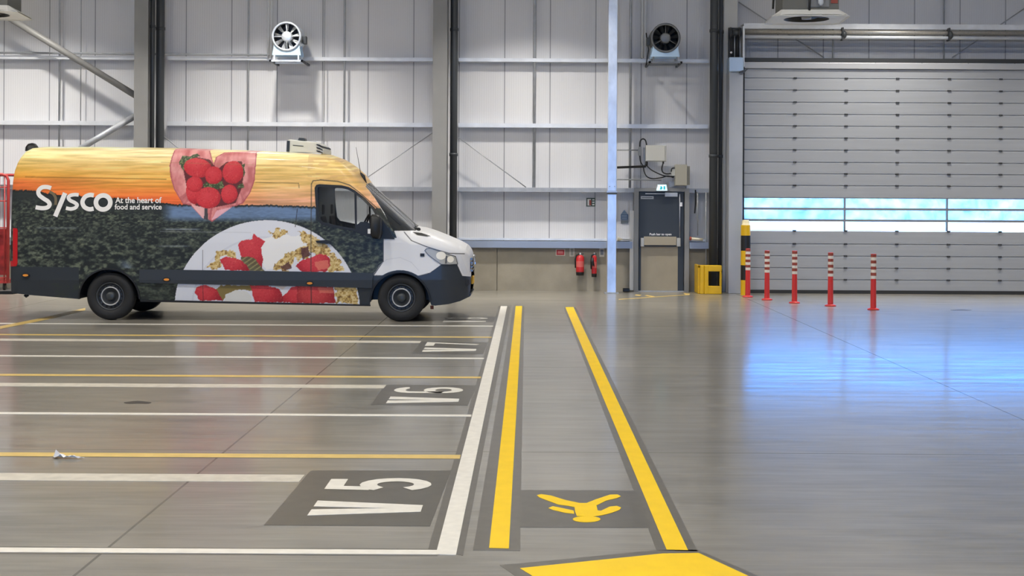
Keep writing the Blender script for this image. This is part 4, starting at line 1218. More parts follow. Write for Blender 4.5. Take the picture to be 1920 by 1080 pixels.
def livery(u, v):
    C = np.zeros(u.shape + (3,)) + np.array([226., 227., 230.])
    def put(mask, col, f=1.0):
        col = np.array(col, float)
        if np.ndim(f) == 0: C[mask] = C[mask] * (1 - f) + col * f
        else: C[mask] = C[mask] * (1 - f[mask][:, None]) + col * f[mask][:, None]
    W = u + 6 * (vnoise(1, u / 9, v / 9) - 0.5)
    # boundary of wrap against the white nose
    edge_top = np.interp(v, [277, 300, 345, 360, 430, 446, 447, 490, 513, 574], [622, 660, 684, 692, 738, 744, 718.5, 718, 700.5, 700.5])
    wrap = u < edge_top
    # ---- sky
    st = vnoise(5, u / 60 + v / 30, v / 3.2, 5); st2 = vnoise(6, u / 110 - v / 40, v / 7, 4)
    skyL = np.stack([np.interp(v, [276, 300, 320, 330, 340, 365, 385], a) for a in ([240, 228, 224, 216, 200, 206, 216], [220, 196, 172, 150, 106, 98, 112], [160, 120, 78, 60, 50, 44, 50])], -1)
    skyM = np.stack([np.interp(v, [276, 300, 325, 350, 370, 385], a) for a in ([242, 232, 228, 226, 220, 206], [224, 202, 176, 148, 106, 92], [176, 136, 92, 64, 50, 50])], -1)
    skyR = np.stack([np.interp(v, [280, 300, 320, 345, 370, 388], a) for a in ([236, 224, 220, 220, 210, 196], [214, 194, 184, 180, 158, 144], [156, 128, 112, 110, 116, 112])], -1)
    wl = np.clip((u - 40) / 160, 0, 1)[..., None]; wr = np.clip((u - 330) / 180, 0, 1)[..., None]
    sky = skyL * (1 - wl) + skyM * wl; sky = sky * (1 - wr) + skyR * wr
    sky = sky * (1 + 0.42 * (st - 0.5) + 0.30 * (st2 - 0.5))[..., None]
    sky[..., 2] *= 1 + 0.3 * (st - 0.5)
    C[wrap] = np.clip(sky * 1.10, 0, 252)[wrap]
    fr = wrap & (u > 575)
    put(fr & (vnoise(9, u / 30, v / 5) > 0.55), (206, 160, 110), 0.35)
    # ---- horizon and field
    hl = np.interp(u, [17, 40, 60, 85, 130, 200, 300, 330, 400, 500, 560, 600, 740], [356, 356, 357, 362, 366, 370, 379, 383, 385, 384, 386, 388, 392]) + 4.0 * (vnoise(3, u / 3.5, u * 0 + 2, 3) - 0.5)
    field = wrap & (v > hl)
    pers = np.clip((v - 380) / 90, 0.25, 1.15)
    pw = np.clip((v - 400) / 80, 0, 1)
    g1 = vnoise(11, u / 4.4, v / 2.4, 4) * (1 - pw) + vnoise(16, u / 7.0, v / 4.2, 4) * pw; g2 = vnoise(12, u / 26, v / 9, 3)
    gg = np.clip((g1 - 0.40) * 3.0, 0, 1) * (0.55 + 0.9 * vnoise(17, (u + v) / 2.6, (v - u * 0.4) / 2.2, 2))
    gg = np.clip(gg, 0, 1)
    dark = np.array([30., 36., 37.]); lit = np.array([122., 130., 108.])
    fcol = dark + (lit - dark) * (gg * (0.45 + 0.55 * g2))[..., None]
    near = np.clip((v - hl - 12) / 22, 0, 1)[..., None]
    base = np.array([44., 50., 50.]) + 10 * (vnoise(13, u / 20, v / 2, 3) - 0.5)[..., None]
    fcol = base * (1 - near) + fcol * near
    C[field] = fcol[field]
    put(field & (v < hl + 4), (34, 38, 36), 0.8)
    # pale blue band along the top of the field
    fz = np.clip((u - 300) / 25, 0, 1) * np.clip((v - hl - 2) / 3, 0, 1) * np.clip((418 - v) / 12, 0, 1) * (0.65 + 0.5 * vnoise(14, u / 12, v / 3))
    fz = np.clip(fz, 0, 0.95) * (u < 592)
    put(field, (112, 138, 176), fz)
    for (vv, a_, c_, s) in ((430, 300, 380, 0.55), (461.5, 290, 362, 0.35), (427.5, 62, 152, 0.28)):  # pale streaks: body-side reflections painted into the wrap colour
        f = np.exp(-((v - vv) / 1.6) ** 2) * np.clip((u - a_) / 14, 0, 1) * np.clip((c_ - u) / 14, 0, 1) * s
        put(field, (170, 180, 196), f)
    f = np.exp(-((u - 232 - (v - 490) * 0.6) / 9) ** 2) * np.clip((v - 484) / 14, 0, 1) * 0.6
    put(field, (120, 136, 160), f * (v < 503))
    # ---- plate
    plate = wrap & (((u - 500) / 174) ** 2 + ((v - 580) / 167) ** 2 < 1) & (v > hl)
    put(plate, (216, 219, 228))
    pr = np.sqrt(((u - 500) / 174) ** 2 + ((v - 580) / 167) ** 2)
    put(plate & (pr > 0.80) & (pr < 0.82), (196, 199, 210), 0.5)
    def ptch(P, col, f=1.0, wob=3.0, seed=20):
        n1 = (vnoise(seed, u / 7, v / 7, 3) - 0.5) * 2 * wob; n2 = (vnoise(seed + 1, u / 7, v / 7, 3) - 0.5) * 2 * wob
        m_ = inpoly(u + n1, v + n2, P) & wrap & (v > 276)
        put(m_, col, f); return m_
    def cereal(m_, seed):
        a_ = vnoise(seed, u / 2.8, v / 2.8, 3)
        put(m_, (226, 208, 160), np.clip((a_ - 0.5) * 5, 0, 0.75)); put(m_, (140, 106, 50), np.clip((0.44 - a_) * 6, 0, 0.65)); put(m_ & (a_ < 0.30), (84, 56, 40), 0.5)
    def berry(P, seed, col=(192, 50, 60), wob=2.2):
        cu = np.mean([p[0] for p in P]); cv = np.mean([p[1] for p in P])
        m_ = ptch(P, col, 1, wob, seed)
        sz = np.sqrt((np.ptp([p[0] for p in P]) * np.ptp([p[1] for p in P])))
        d_ = np.hypot(u - cu + sz * .1, v - cv + sz * .15) / (sz * 0.6)
        put(m_, (226, 86, 90), np.clip(0.55 - 0.6 * d_, 0, 1)); put(m_, (132, 24, 36), np.clip(d_ - 0.75, 0, 0.7))
        s_ = vnoise(seed + 3, u / 1.9, v / 1.9, 2); put(m_ & (s_ > 0.76), (226, 130, 110), 0.35); put(m_ & (s_ < 0.25), (150, 26, 36), 0.3)
        return m_
    # food on the plate
    put(ptch(Z2([(540, 590), (640, 570), (760, 580), (800, 640), (700, 680), (640, 740), (560, 760), (545, 700)]), (0, 0, 0), 0, 3), (232, 232, 232))
    for P, sd_ in ((Z2([(300, 655), (390, 645), (405, 690), (330, 690), (318, 750), (240, 752), (300, 700)]), 31), (Z2([(585, 550), (668, 540), (672, 568), (600, 595)]), 33),
                   (Z2([(595, 755), (610, 715), (650, 690), (700, 655), (770, 630), (800, 650), (790, 700), (720, 700), (690, 760)]), 35),
                   (Z2([(730, 560), (800, 555), (840, 610), (860, 640), (905, 680), (870, 690), (800, 660), (780, 610)]), 37),
                   (Z3([(60, 575), (110, 590), (170, 650), (240, 735), (240, 765), (150, 765), (165, 690), (100, 640)]), 39),
                   (Z3([(190, 840), (305, 840), (320, 935), (195, 935)]), 41)):
        cereal(ptch(P, (196, 164, 92), 0.92, 7, sd_), sd_ + 50)
    put(ptch(Z2([(750, 640), (795, 630), (800, 680), (760, 700)]), (70, 36, 40), 0.7, 3, 44), (70, 36, 40), 0.3)
    put(ptch(Z2([(640, 740), (690, 715), (700, 745), (660, 762)]), (70, 40, 40), 0.7, 3, 45), (80, 40, 40), 0.2)
    berry(Z2([(495, 560), (560, 605), (540, 640), (550, 700), (540, 755), (480, 730), (430, 680), (418, 625), (430, 602), (490, 595)]), 51)
    m_ = ptch(Z2([(430, 685), (500, 690), (560, 762), (440, 762)]), (92, 88, 62), 0.95, 2, 53)
    put(m_ & (np.abs(((u - 300) * 0.7 + (v - 240)) % 9 - 4.5) < 1.5), (158, 150, 100), 0.7)
    berry(Z2([(318, 700), (350, 685), (400, 690), (440, 710), (482, 762), (345, 757)]), 55)
    m_ = berry(Z2([(722, 735), (740, 712), (800, 690), (850, 673), (888, 678), (905, 700), (909, 730), (885, 766), (760, 772)]), 57)
    put(ptch(Z2([(825, 715), (895, 705), (900, 745), (840, 760)]), (220, 120, 100), 0.6, 2, 58), (236, 170, 130), 0.2)
    # below the moulding
    low = v > 528
    def lowp(P, col, sd_, be=False):
        m_ = berry(P, sd_) if be else ptch(P, col, 1, 2, sd_)
    ptch(Z2([(320, 838), (520, 838), (500, 870), (420, 862), (350, 900), (330, 925), (290, 870)]), (128, 112, 66), 1, 3, 61)
    ptch(Z2([(340, 930), (345, 890), (400, 865), (460, 870), (485, 900), (485, 930)]), (214, 214, 210), 1, 1, 62)
    berry(Z2([(183, 880), (195, 850), (240, 836), (300, 860), (330, 920), (210, 920)]), 63)
    berry(Z2([(480, 838), (560, 836), (640, 860), (660, 928), (500, 930), (490, 880)]), 65)
    berry(Z2([(655, 900), (700, 850), (740, 838), (830, 838), (832, 935), (650, 932)]), 67)
    put(ptch(Z2([(600, 836), (690, 836), (650, 862)]), (220, 206, 196), 1, 1, 68), (220, 206, 196))
    berry(Z3([(-10, 843), (185, 843), (195, 935), (-10, 935)]), 69, (186, 60, 62))
    put(ptch(Z3([(100, 850), (180, 850), (185, 880), (110, 878)]), (220, 130, 110), 0.5, 2, 70), (220, 140, 110), 0.2)
    put(wrap & (v > 528) & (u > 673), (48, 52, 56)); put(wrap & (v > 528) & (u < 325) & (u > 255), (46, 54, 48), 0.4)
    # ---- hands holding the strawberries
    H1 = Z2([(66, 100), (242, 100), (262, 138), (278, 182), (290, 190), (276, 400), (262, 490), (232, 486), (200, 455), (160, 410), (122, 408), (98, 372), (70, 325), (50, 258), (45, 200)])
    H2 = Z2([(283, 186), (290, 155), (332, 128), (505, 118), (508, 180), (500, 285), (478, 345), (440, 402), (402, 416), (380, 420), (276, 500), (262, 490), (276, 400)])
    for H, sd_ in ((H1, 71), (H2, 73)):
        m_ = inpoly(u, v, H) & wrap
        n_ = vnoise(sd_, u / 12, v / 16, 3)
        put(m_, (222, 144, 142)); put(m_, (192, 104, 104), np.clip((n_ - 0.45) * 3, 0, 0.8)); put(m_, (236, 172, 166), np.clip((0.42 - n_) * 4, 0, 0.7))
        # dark rim
        e = inpoly(u + 2.2, v, H) & inpoly(u - 2.2, v, H) & inpoly(u, v + 2.2, H)
        put(m_ & ~e & (v > 282), (166, 74, 84), 0.65)
    for (P) in (Z2([(98, 372), (150, 330), (160, 338), (112, 390)]), Z2([(122, 405), (158, 350), (166, 356), (134, 408)]), Z2([(440, 400), (420, 340), (426, 336), (452, 388)]), Z2([(402, 414), (400, 350), (406, 350), (414, 408)])):
        put(inpoly(u, v, P), (176, 88, 92), 0.5)
    put(inpoly(u, v, Z2([(165, 412), (236, 420), (240, 486), (225, 480)])), (236, 190, 190), 0.8)
    put(inpoly(u, v, Z2([(272, 492), (300, 440), (385, 420), (300, 480)])), (238, 186, 200), 0.8)
    put(inpoly(u, v, Z2([(236, 420), (250, 420), (256, 490), (232, 486)])), (60, 64, 70), 0.9)
    put(inpoly(u, v, Z2([(110, 180), (170, 150), (260, 168), (300, 220), (350, 180), (430, 176), (445, 230), (432, 320), (400, 400), (330, 415), (262, 428), (190, 415), (150, 370), (135, 300)])), (96, 40, 44), 0.95)
    lf = vnoise(80, u / 2.2, v / 2.2, 2)
    for P in (Z2([(96, 190), (110, 145), (150, 150), (190, 132), (205, 150), (150, 175), (122, 230)]), Z2([(228, 300), (262, 282), (330, 288), (335, 322), (260, 325), (235, 318)]), Z2([(405, 310), (440, 290), (446, 318), (412, 322)]), Z2([(428, 200), (446, 190), (450, 260), (434, 250)])):
        m_ = ptch(P, (66, 78, 52), 1, 2.5, 82); put(m_ & (lf > 0.6), (140, 150, 104), 0.7)
    def el(cx, cy, rx, ry, rot=0):
        c_, s_ = math.cos(rot), math.sin(rot)
        return Z2([(cx + rx * math.cos(q) * c_ - ry * math.sin(q) * s_, cy + rx * math.cos(q) * s_ + ry * math.sin(q) * c_) for q in np.linspace(0, 2 * math.pi, 22)[:-1]])
    for i, e_ in enumerate(((172, 345, 36, 62, -0.2), (180, 300, 44, 42, 0), (196, 212, 76, 52, 0.15), (282, 252, 46, 48, 0), (384, 236, 56, 62, 0.1), (366, 352, 44, 50, 0.1), (255, 372, 66, 58, 0))):
        m_ = berry(el(*e_), 90 + 4 * i, (204, 52, 60), 0.8)
    # ---- bumper and sill region in dark grey plastic
    bump = inpoly(u, v, Z3([(398, 784), (640, 786), (700, 770), (758, 728), (843, 728), (870, 790), (930, 800), (940, 1000), (380, 1000)])) | (np.hypot(u - 750, v - 566) < 59.5)
    put(bump & (u > 700), (50, 56, 64))
    put((u < 148) & (v > np.interp(u, [17, 148], [499.5, 501])) , (46, 52, 58))
    put((u > 95) & (u < 148) & (v > 532) & (v < 557), (50, 60, 50), 0.6 * np.ones_like(u) * gg)
    # panel gaps
    def ln(P, wd=0.7, col=(40, 40, 42), f=0.75):
        for (a_, b_) in zip(P[:-1], P[1:]):
            ax, ay = a_; bx_, by = b_; L2 = (bx_ - ax) ** 2 + (by - ay) ** 2
            t_ = np.clip(((u - ax) * (bx_ - ax) + (v - ay) * (by - ay)) / L2, 0, 1)
            d_ = np.hypot(u - ax - t_ * (bx_ - ax), v - ay - t_ * (by - ay))
            put(d_ < wd * 2, col, np.clip(1.6 - d_ / wd, 0, 1) * f)
    ln([(45, 331.5), (310, 336)], 0.7, (120, 84, 30), 0.6); ln([(478, 342), (558.7, 343.5), (560, 352)], 0.7, (120, 96, 60), 0.7)
    ln([(300, 304), (575, 312)], 0.5, (170, 130, 80), 0.4)
    ln([(583, 572), (583, 345), (586, 339), (600, 337.5), (633, 340), (655, 347), (672, 360), (700, 385), (716, 400)], 0.8, (60, 56, 50), 0.8)
    ln([(380, 469), (380, 566)], 0.6); ln([(557, 391), (553.5, 425)], 0.6); ln([(300, 434), (470, 436)], 0.7, (180, 184, 190), 0.4)
    ln([(718.5, 447), (718.5, 490), (702, 514)], 0.8, (60, 62, 66), 0.8)
    ln(Z3([(560, 555), (600, 600), (680, 632), (800, 668), (880, 672)]), 0.8, (70, 72, 76), 0.8)
    ln(Z3([(425, 735), (470, 700), (540, 690), (600, 715), (640, 760)]), 0.6, (196, 198, 204), 0.5)
    ln(Z3([(398, 783), (425, 735)]), 0.8, (60, 62, 66), 0.6)
    return C


# ---- grid
NS = 300
ts = np.linspace(0, 1, NS) ** 1.0
rows_side = ts                       # bottom to shoulder top on the near side
VTOP = vt; VBOT = vb
U = np.repeat(us[:, None], NS, 1)
# more rows near the top where the side rolls over
tw = np.concatenate([np.linspace(0, 0.86, NS - 60), 0.86 + 0.14 * np.sin(np.linspace(0, math.pi / 2, 61))[1:]])
V = VBOT[:, None] + (VTOP - VBOT)[:, None] * tw[None, :]
D = inward(U, V, VTOP[:, None] + 0 * U)
a_ = ROLL; dx = U - VX; dy = V - VY
TX = dx * math.cos(a_) + dy * math.sin(a_); TY = -dx * math.sin(a_) + dy * math.cos(a_)
XX = TX * YV / FPX; ZZ = EYE - TY * YV / FPX; YY = YV + D
XX = XX - XX[:, :1] + XX[:, :1]
nc = len(us)
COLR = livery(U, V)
NR = 12
# roof strip between the near and far shoulders, slightly crowned
top = np.stack([XX[:, -1], YY[:, -1], ZZ[:, -1]], -1)
far_top = top.copy(); far_top[:, 1] = 2 * YV + VW - top[:, 1]
rr = np.linspace(0, 1, NR + 2)[1:-1]
roof = top[:, None, :] * (1 - rr)[None, :, None] + far_top[:, None, :] * rr[None, :, None]
roof[:, :, 2] += (0.035 * 4 * rr * (1 - rr))[None, :]
# far side, coarse rows
fidx = list(range(NS - 1, -1, -6))
if fidx[-1] != 0: fidx.append(0)
far = np.stack([XX[:, fidx], 2 * YV + VW - YY[:, fidx], ZZ[:, fidx]], -1)
near = np.stack([XX, YY, ZZ], -1)
ALL = np.concatenate([near, roof, far], 1)
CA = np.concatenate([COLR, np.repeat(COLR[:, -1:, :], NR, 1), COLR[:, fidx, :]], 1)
UA = np.concatenate([U, np.repeat(us[:, None], NR, 1), U[:, fidx]], 1)
VA = np.concatenate([V, np.repeat(vt[:, None], NR, 1), V[:, fidx]], 1)
nr = ALL.shape[1]
region = np.zeros((nc, nr), int)        # 0 near, 1 roof, 2 far
region[:, NS:NS + NR] = 1; region[:, NS + NR:] = 2
gi = (np.arange(nc)[:, None] * nr + np.arange(nr)[None, :])
Q = np.stack([gi[:-1, :-1], gi[1:, :-1], gi[1:, 1:], gi[:-1, 1:]], -1).reshape(-1, 4)
uc = (UA[:-1, :-1] + UA[1:, 1:]).reshape(-1) / 2; vc = (VA[:-1, :-1] + VA[1:, 1:]).reshape(-1) / 2
rc = region[:-1, :-1].reshape(-1)
PIL = Z3([(345, 312), (395, 372), (450, 450), (492, 530), (505, 548), (615, 548), (640, 500), (400, 240), (340, 290)])
glassw = (inpoly(uc, vc, PIL) & (rc != 1)) | ((rc == 1) & (uc > 681) & (uc < 776)) | ((rc != 1) & (uc > 684) & (uc < 776) & (vc < np.interp(uc, us, vt) + 4))
hole = inpoly(uc, vc, WIN) & (rc != 1)
nose = (uc > 718.5) | ((uc > np.interp(vc, [277, 300, 345, 360, 430, 446], [622, 660, 684, 692, 738, 744])) & (vc < 446))
BUMP = Z3([(398, 784), (640, 786), (700, 770), (758, 728), (843, 728), (866, 752), (905, 775), (960, 780), (960, 1000), (380, 1000)])
bumper = (inpoly(uc, vc, BUMP) | (np.hypot(uc - 750, vc - 566) < 59.5)) & (uc > 700) & (rc != 1)
kind = np.zeros(len(Q), int)
kind[nose] = 1; kind[bumper] = 2; kind[glassw] = 3; kind[hole] = -1
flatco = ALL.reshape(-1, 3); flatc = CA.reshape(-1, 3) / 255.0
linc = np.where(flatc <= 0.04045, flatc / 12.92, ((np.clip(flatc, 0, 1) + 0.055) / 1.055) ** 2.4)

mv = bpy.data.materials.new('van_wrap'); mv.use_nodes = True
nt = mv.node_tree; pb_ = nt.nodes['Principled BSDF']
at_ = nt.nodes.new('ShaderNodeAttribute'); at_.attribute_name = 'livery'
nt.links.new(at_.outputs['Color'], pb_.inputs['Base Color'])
pb_.inputs['Roughness'].default_value = 0.42; pb_.inputs['Specular IOR Level'].default_value = 0.35; pb_.inputs['Coat Weight'].default_value = 0.16; pb_.inputs['Coat Roughness'].default_value = 0.12
M_vwhite = mat('van_white_paint', (222, 224, 230), 0.3, coat=0.5)
M_vbump = mat('van_bumper_plastic', (52, 58, 66), 0.42)
M_vglass = mat('van_windscreen_glass', (40, 44, 48), 0.06, coat=0.5)
M_tyre = mat('tyre_rubber', (30, 31, 33), 0.75, bump=0.2)
M_vdark = mat('van_trim_black', (26, 28, 31), 0.45)

VC = Vector((at(450, 600, YV).x, YV + VW / 2, 0))
van = thing('delivery_van', 'white high-roof delivery van wrapped in sunrise, strawberries and field', 'van', tuple(VC))


def grid_part(name, mask, m, attr=False):
    q = Q[mask]; used, inv = np.unique(q, return_inverse=True); inv = inv.reshape(q.shape)
    me = bpy.data.meshes.new(name)
    co = flatco[used] - np.array(VC)
    me.vertices.add(len(used)); me.vertices.foreach_set('co', co.astype(np.float32).ravel())
    me.loops.add(inv.size); me.loops.foreach_set('vertex_index', inv.astype(np.int32).ravel())
    me.polygons.add(len(inv)); me.polygons.foreach_set('loop_start', np.arange(0, inv.size, 4, dtype=np.int32))
    me.polygons.foreach_set('use_smooth', np.ones(len(inv), bool))
    me.update(calc_edges=True); me.validate()
    if attr:
        at2 = me.color_attributes.new('livery', 'FLOAT_COLOR', 'POINT')
        cc = np.concatenate([linc[used], np.ones((len(used), 1))], 1).astype(np.float32)
        at2.data.foreach_set('color', cc.ravel())
    me.materials.append(m)
    o = bpy.data.objects.new(name, me); COL.objects.link(o); o.parent = van
    return o


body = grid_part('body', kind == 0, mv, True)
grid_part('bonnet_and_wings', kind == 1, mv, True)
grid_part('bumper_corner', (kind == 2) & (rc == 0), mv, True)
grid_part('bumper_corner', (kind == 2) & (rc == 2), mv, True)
grid_part('windscreen', kind == 3, M_vglass)
# close front and rear
for (i, nm, m) in ((0, 'rear_doors', M_vdark), (nc - 1, 'front_closure', M_vdark)):
    n_ = ALL[i, :NS:10]; f_ = n_.copy(); f_[:, 1] = 2 * YV + VW - f_[:, 1]
    part(van, nm, MB().add([tuple(p) for p in n_] + [tuple(p) for p in f_], [(k, k + 1, len(n_) + k + 1, len(n_) + k) for k in range(len(n_) - 1)]), m)


def surf_strip(P, off=0.004, thick=0.0):
    """filled polygon in photo px laid on the van side, cut into narrow bands so that it follows the surface"""
    bm = bmesh.new()
    vs = [bm.verts.new((x, -y, 0)) for x, y in P]
    bm.faces.new(vs)
    ys = [p[1] for p in P]; xs = [p[0] for p in P]
    y = math.floor(min(ys) / 3) * 3
    while y < max(ys):
        bmesh.ops.bisect_plane(bm, geom=bm.verts[:] + bm.edges[:] + bm.faces[:], plane_co=(0, -y, 0), plane_no=(0, 1, 0)); y += 3
    x = math.floor(min(xs) / 8) * 8
    while x < max(xs):
        bmesh.ops.bisect_plane(bm, geom=bm.verts[:] + bm.edges[:] + bm.faces[:], plane_co=(x, 0, 0), plane_no=(1, 0, 0)); x += 8
    bm.verts.index_update()
    v_ = [side_pt(v.co.x, -v.co.y, off) for v in bm.verts]; f_ = [tuple(q.index for q in f.verts) for f in bm.faces]
    bm.free()
    if thick:
        n = len(v_); v_ = v_ + [p + Vector((0, thick, 0)) for p in v_]
        cnt = {}
        for f in f_:
            for a, b_ in zip(f, f[1:] + f[:1]): cnt[(a, b_)] = 1
        sides = [(a, b_, n + b_, n + a) for (a, b_) in cnt if (b_, a) not in cnt]
        f_ = f_ + [tuple(n + i for i in f)[::-1] for f in f_] + sides
    return MB().add(v_, f_)


def ring_strip(P, wd, off, thick):
    vs, fs = ribbon(P, wd, closed=True)
    n = len(P)
    v_ = [side_pt(x, y, off) for x, y in vs]; m_ = len(v_)
    v_ += [p + Vector((0, thick, 0)) for p in v_]
    f_ = fs + [tuple(i + m_ for i in f)[::-1] for f in fs]
    for i in range(n):
        j = (i + 1) % n; f_.append((i, j, m_ + j, m_ + i)); f_.append((n + i, n + j, m_ + n + j, m_ + n + i))
    return MB().add(v_, f_)


def dense(P, step=6):
    out = []
    for a, b_ in zip(P, P[1:] + P[:1]):
        L = math.hypot(b_[0] - a[0], b_[1] - a[1]); k = max(1, int(L / step))
        out += [(a[0] + (b_[0] - a[0]) * i / k, a[1] + (b_[1] - a[1]) * i / k) for i in range(k)]
    return out


# moulding strips, lamps, handles
part(van, 'side_moulding', surf_strip([(262, 505), (380, 506.5), (560, 509), (700, 512), (697, 540), (560, 536.5), (380, 533), (262, 530)], 0.022, 0.02), mat('moulding_plastic', (48, 54, 61), 0.45), label='dark grey strip along the side')
part(van, 'sill', surf_strip([(262, 562), (560, 568.5), (694, 571.5), (694, 574.5), (560, 572), (262, 566)], 0.012, 0.03), M_vdark)
for (x, y) in ((49, 516), (313, 524), (581, 531)):
    o = part(van, 'side_marker_bezel', surf_strip(blob(x, y, 7.5, 4.5), 0.027, 0.02), M_vdark)
    part(van, 'side_marker', surf_strip(blob(x, y, 5.2, 2.3), 0.031, 0.006), mat('marker_orange', (232, 150, 60), 0.3), sub=o)
part(van, 'tail_light', surf_strip([(15.5, 430), (18, 427.5), (31, 428), (33, 432), (33, 494), (31, 499), (18, 500), (17.5, 497)], 0.012, 0.06), mat('tail_red', (186, 22, 28), 0.2, coat=0.5), 0.0)
part(van, 'door_handle', surf_strip(Z3([(92, 600), (150, 596), (176, 606), (176, 614), (150, 617), (100, 612)]), 0.035, 0.03), M_vdark)
part(van, 'side_badge', surf_strip(Z3([(648, 668), (670, 668), (670, 684), (648, 684)]), 0.01, 0.01), M_vdark)
part(van, 'bonnet_vent', surf_strip([(772, 435.2), (789, 437.2), (806, 442.5), (800, 443.5), (782, 441)], 0.012, 0.012), M_vdark)
# window frames and glass
for side in (0, 1):
    def conv(mb):
        if side == 1: mb.v = [(x, 2 * YV + VW - y, z) for x, y, z in mb.v]; mb.f = [f[::-1] for f in mb.f]
        return mb
    wf = part(van, 'window_frame', conv(ring_strip(dense(WIN), 5.0, 0.008, 0.05)), M_vdark)
    part(van, 'window_glass', conv(surf_strip(WIN, -0.012, 0.004)), pane_material('van_side_glass', (247, 249, 250), 0.05) if side == 0 else bpy.data.materials['van_side_glass'], sub=wf)
    part(van, 'window_divider', conv(surf_strip([(663.5, 356), (667.5, 357.5), (669, 436), (665.5, 434)], -0.004, 0.03)), M_vdark, sub=wf)
    part(van, 'mirror_sail', conv(surf_strip(Z3([(440, 480), (455, 500), (512, 592), (450, 590), (380, 578), (306, 548), (304, 520), (330, 500), (360, 500), (392, 515), (405, 470)]), 0.012, 0.03)), M_vdark)
# mirror
def mirror(sgn):
    y0 = YV + (0.0 if sgn > 0 else VW)
    P = Z3([(388, 470), (398, 458), (430, 462), (446, 480), (448, 560), (436, 590), (398, 585), (385, 560)])
    yo = -0.30 * sgn
    pts = [vp(x, y) for x, y in P]
    ctr = sum(pts, Vector()) / len(pts)
    b = MB(); v_ = []
    for (yy, s) in ((0.0, 0.75), (-0.04, 0.95), (-0.16, 1.0), (-0.24, 0.92), (-0.27, 0.7)):
        for p in pts:
            q = ctr + (p - ctr) * s; v_.append((q.x, y0 + (yy * sgn) + 0.02 * sgn, q.z))
    n = len(pts)
    f_ = [(k * n + i, k * n + (i + 1) % n, (k + 1) * n + (i + 1) % n, (k + 1) * n + i) for k in range(4) for i in range(n)] + [tuple(range(n))[::-1], tuple(range(4 * n, 5 * n))]
    b.add(v_, f_, True)
    o = part(van, 'wing_mirror', b, M_vdark)
    if sgn > 0:
        c_ = vp(695.5, 433)
        part(van, 'mirror_indicator', MB().box(c_.x - 0.02, c_.x + 0.02, y0 - 0.256, y0 - 0.24, c_.z - 0.035, c_.z + 0.035), M_white, sub=o)
mirror(1); mirror(-1)
# headlight
HL = Z3([(672, 652), (682, 642), (700, 640), (745, 655), (800, 674), (834, 684), (846, 726), (800, 728), (760, 726), (722, 700), (690, 675)])
def flip(mb): mb.v = [(x, 2 * YV + VW - y, z) for x, y, z in mb.v]; mb.f = [f[::-1] for f in mb.f]; return mb
M_hl = mat('headlight_lens', (176, 176, 172), 0.3, 0.0, coat=0.2)
for k in (0, 1):
    g = (lambda b: b) if k == 0 else flip
    hl_ = part(van, 'headlight', g(surf_strip(HL, 0.008, 0.02)), M_hl)
    part(van, 'headlight_rim', g(ring_strip(dense(HL, 4), 1.2, 0.011, 0.015)), mat('headlight_rim', (86, 88, 92), 0.3), sub=hl_)
    part(van, 'headlight_reflector', g(surf_strip(Z3(blob(758, 680, 26, 22)), 0.013, 0.005)), mat('reflector_bright', (246, 242, 230), 0.3, 0.0), sub=hl_)
    part(van, 'headlight_reflector', g(surf_strip(Z3(blob(808, 700, 18, 17)), 0.013, 0.005)), MATS['reflector_bright'], sub=hl_)
    part(van, 'headlight_divider', g(surf_strip(Z3([(784, 680), (792, 683), (788, 722), (780, 722)]), 0.014, 0.005)), mat('headlight_rim', (86, 88, 92), 0.3), sub=hl_)
    part(van, 'grille_surround', g(surf_strip(Z3([(838, 676), (862, 678), (880, 726), (898, 776), (880, 784), (856, 730)]), 0.010, 0.02)), M_vwhite)
    part(van, 'lower_air_duct', g(surf_strip(Z3([(885, 815), (905, 812), (908, 838), (890, 846)]), 0.012, 0.02)), M_vdark)
# grille across the front, number plate
gp = [vp(x, y) for x, y in Z3([(866, 676), (896, 682), (910, 700), (914, 740), (910, 775), (898, 778), (880, 726)])]
def cross(P, y0, y1):
    n = len(P)
    v_ = [(p.x, y0, p.z) for p in P] + [(p.x, y1, p.z) for p in P]
    return MB().add(v_, [tuple(range(n)), tuple(range(n, 2 * n))[::-1]] + [(i, (i + 1) % n, n + (i + 1) % n, n + i) for i in range(n)])
gy0, gy1 = YV + 0.30, YV + VW - 0.30
gr = part(van, 'grille', cross(gp, gy0, gy1), M_vdark)
for k in range(4):
    x0, y0_ = 884 - k * 0.2, 487 + k * 7.5
    a = vp(881.3, y0_); part(van, 'grille_bar', MB().box(a.x - 0.02, a.x + 0.025, gy0 + 0.03, gy1 - 0.03, a.z - 0.012, a.z + 0.012), mat('grille_bar', (120, 124, 130), 0.3, 0.5), sub=gr)
a = vp(882, 495); part(van, 'front_emblem', MB().lathe((a.x, YV + VW / 2, a.z), (1, 0, 0), [(0, 0), (0.0, 0.11), (0.03, 0.11), (0.035, 0.095), (0.03, 0.09), (0.02, 0.0)], 32), mat('emblem_chrome', (220, 222, 226), 0.15, 0.8), sub=gr)
a = vp(880, 518); c_ = vp(884, 538)
part(van, 'number_plate', MB().box(a.x, a.x + 0.03, YV + VW / 2 - 0.26, YV + VW / 2 + 0.26, c_.z, c_.z + 0.11), mat('plate_yellow', (226, 176, 50), 0.5))
a = vp(878, 558)
part(van, 'lower_lip', cross([vp(x, y) for x, y in ((808, 568), (860, 561), (881, 553), (881, 556.5), (879, 559), (860, 568), (815, 574.5))], YV + 0.36, YV + VW - 0.36), M_vbump)
part(van, 'tow_flap', MB().tube([vp(810, 573, YV + 0.2), vp(810, 579.5, YV + 0.2)], 0.025, 10), mat('flap_red', (120, 60, 50), 0.5))
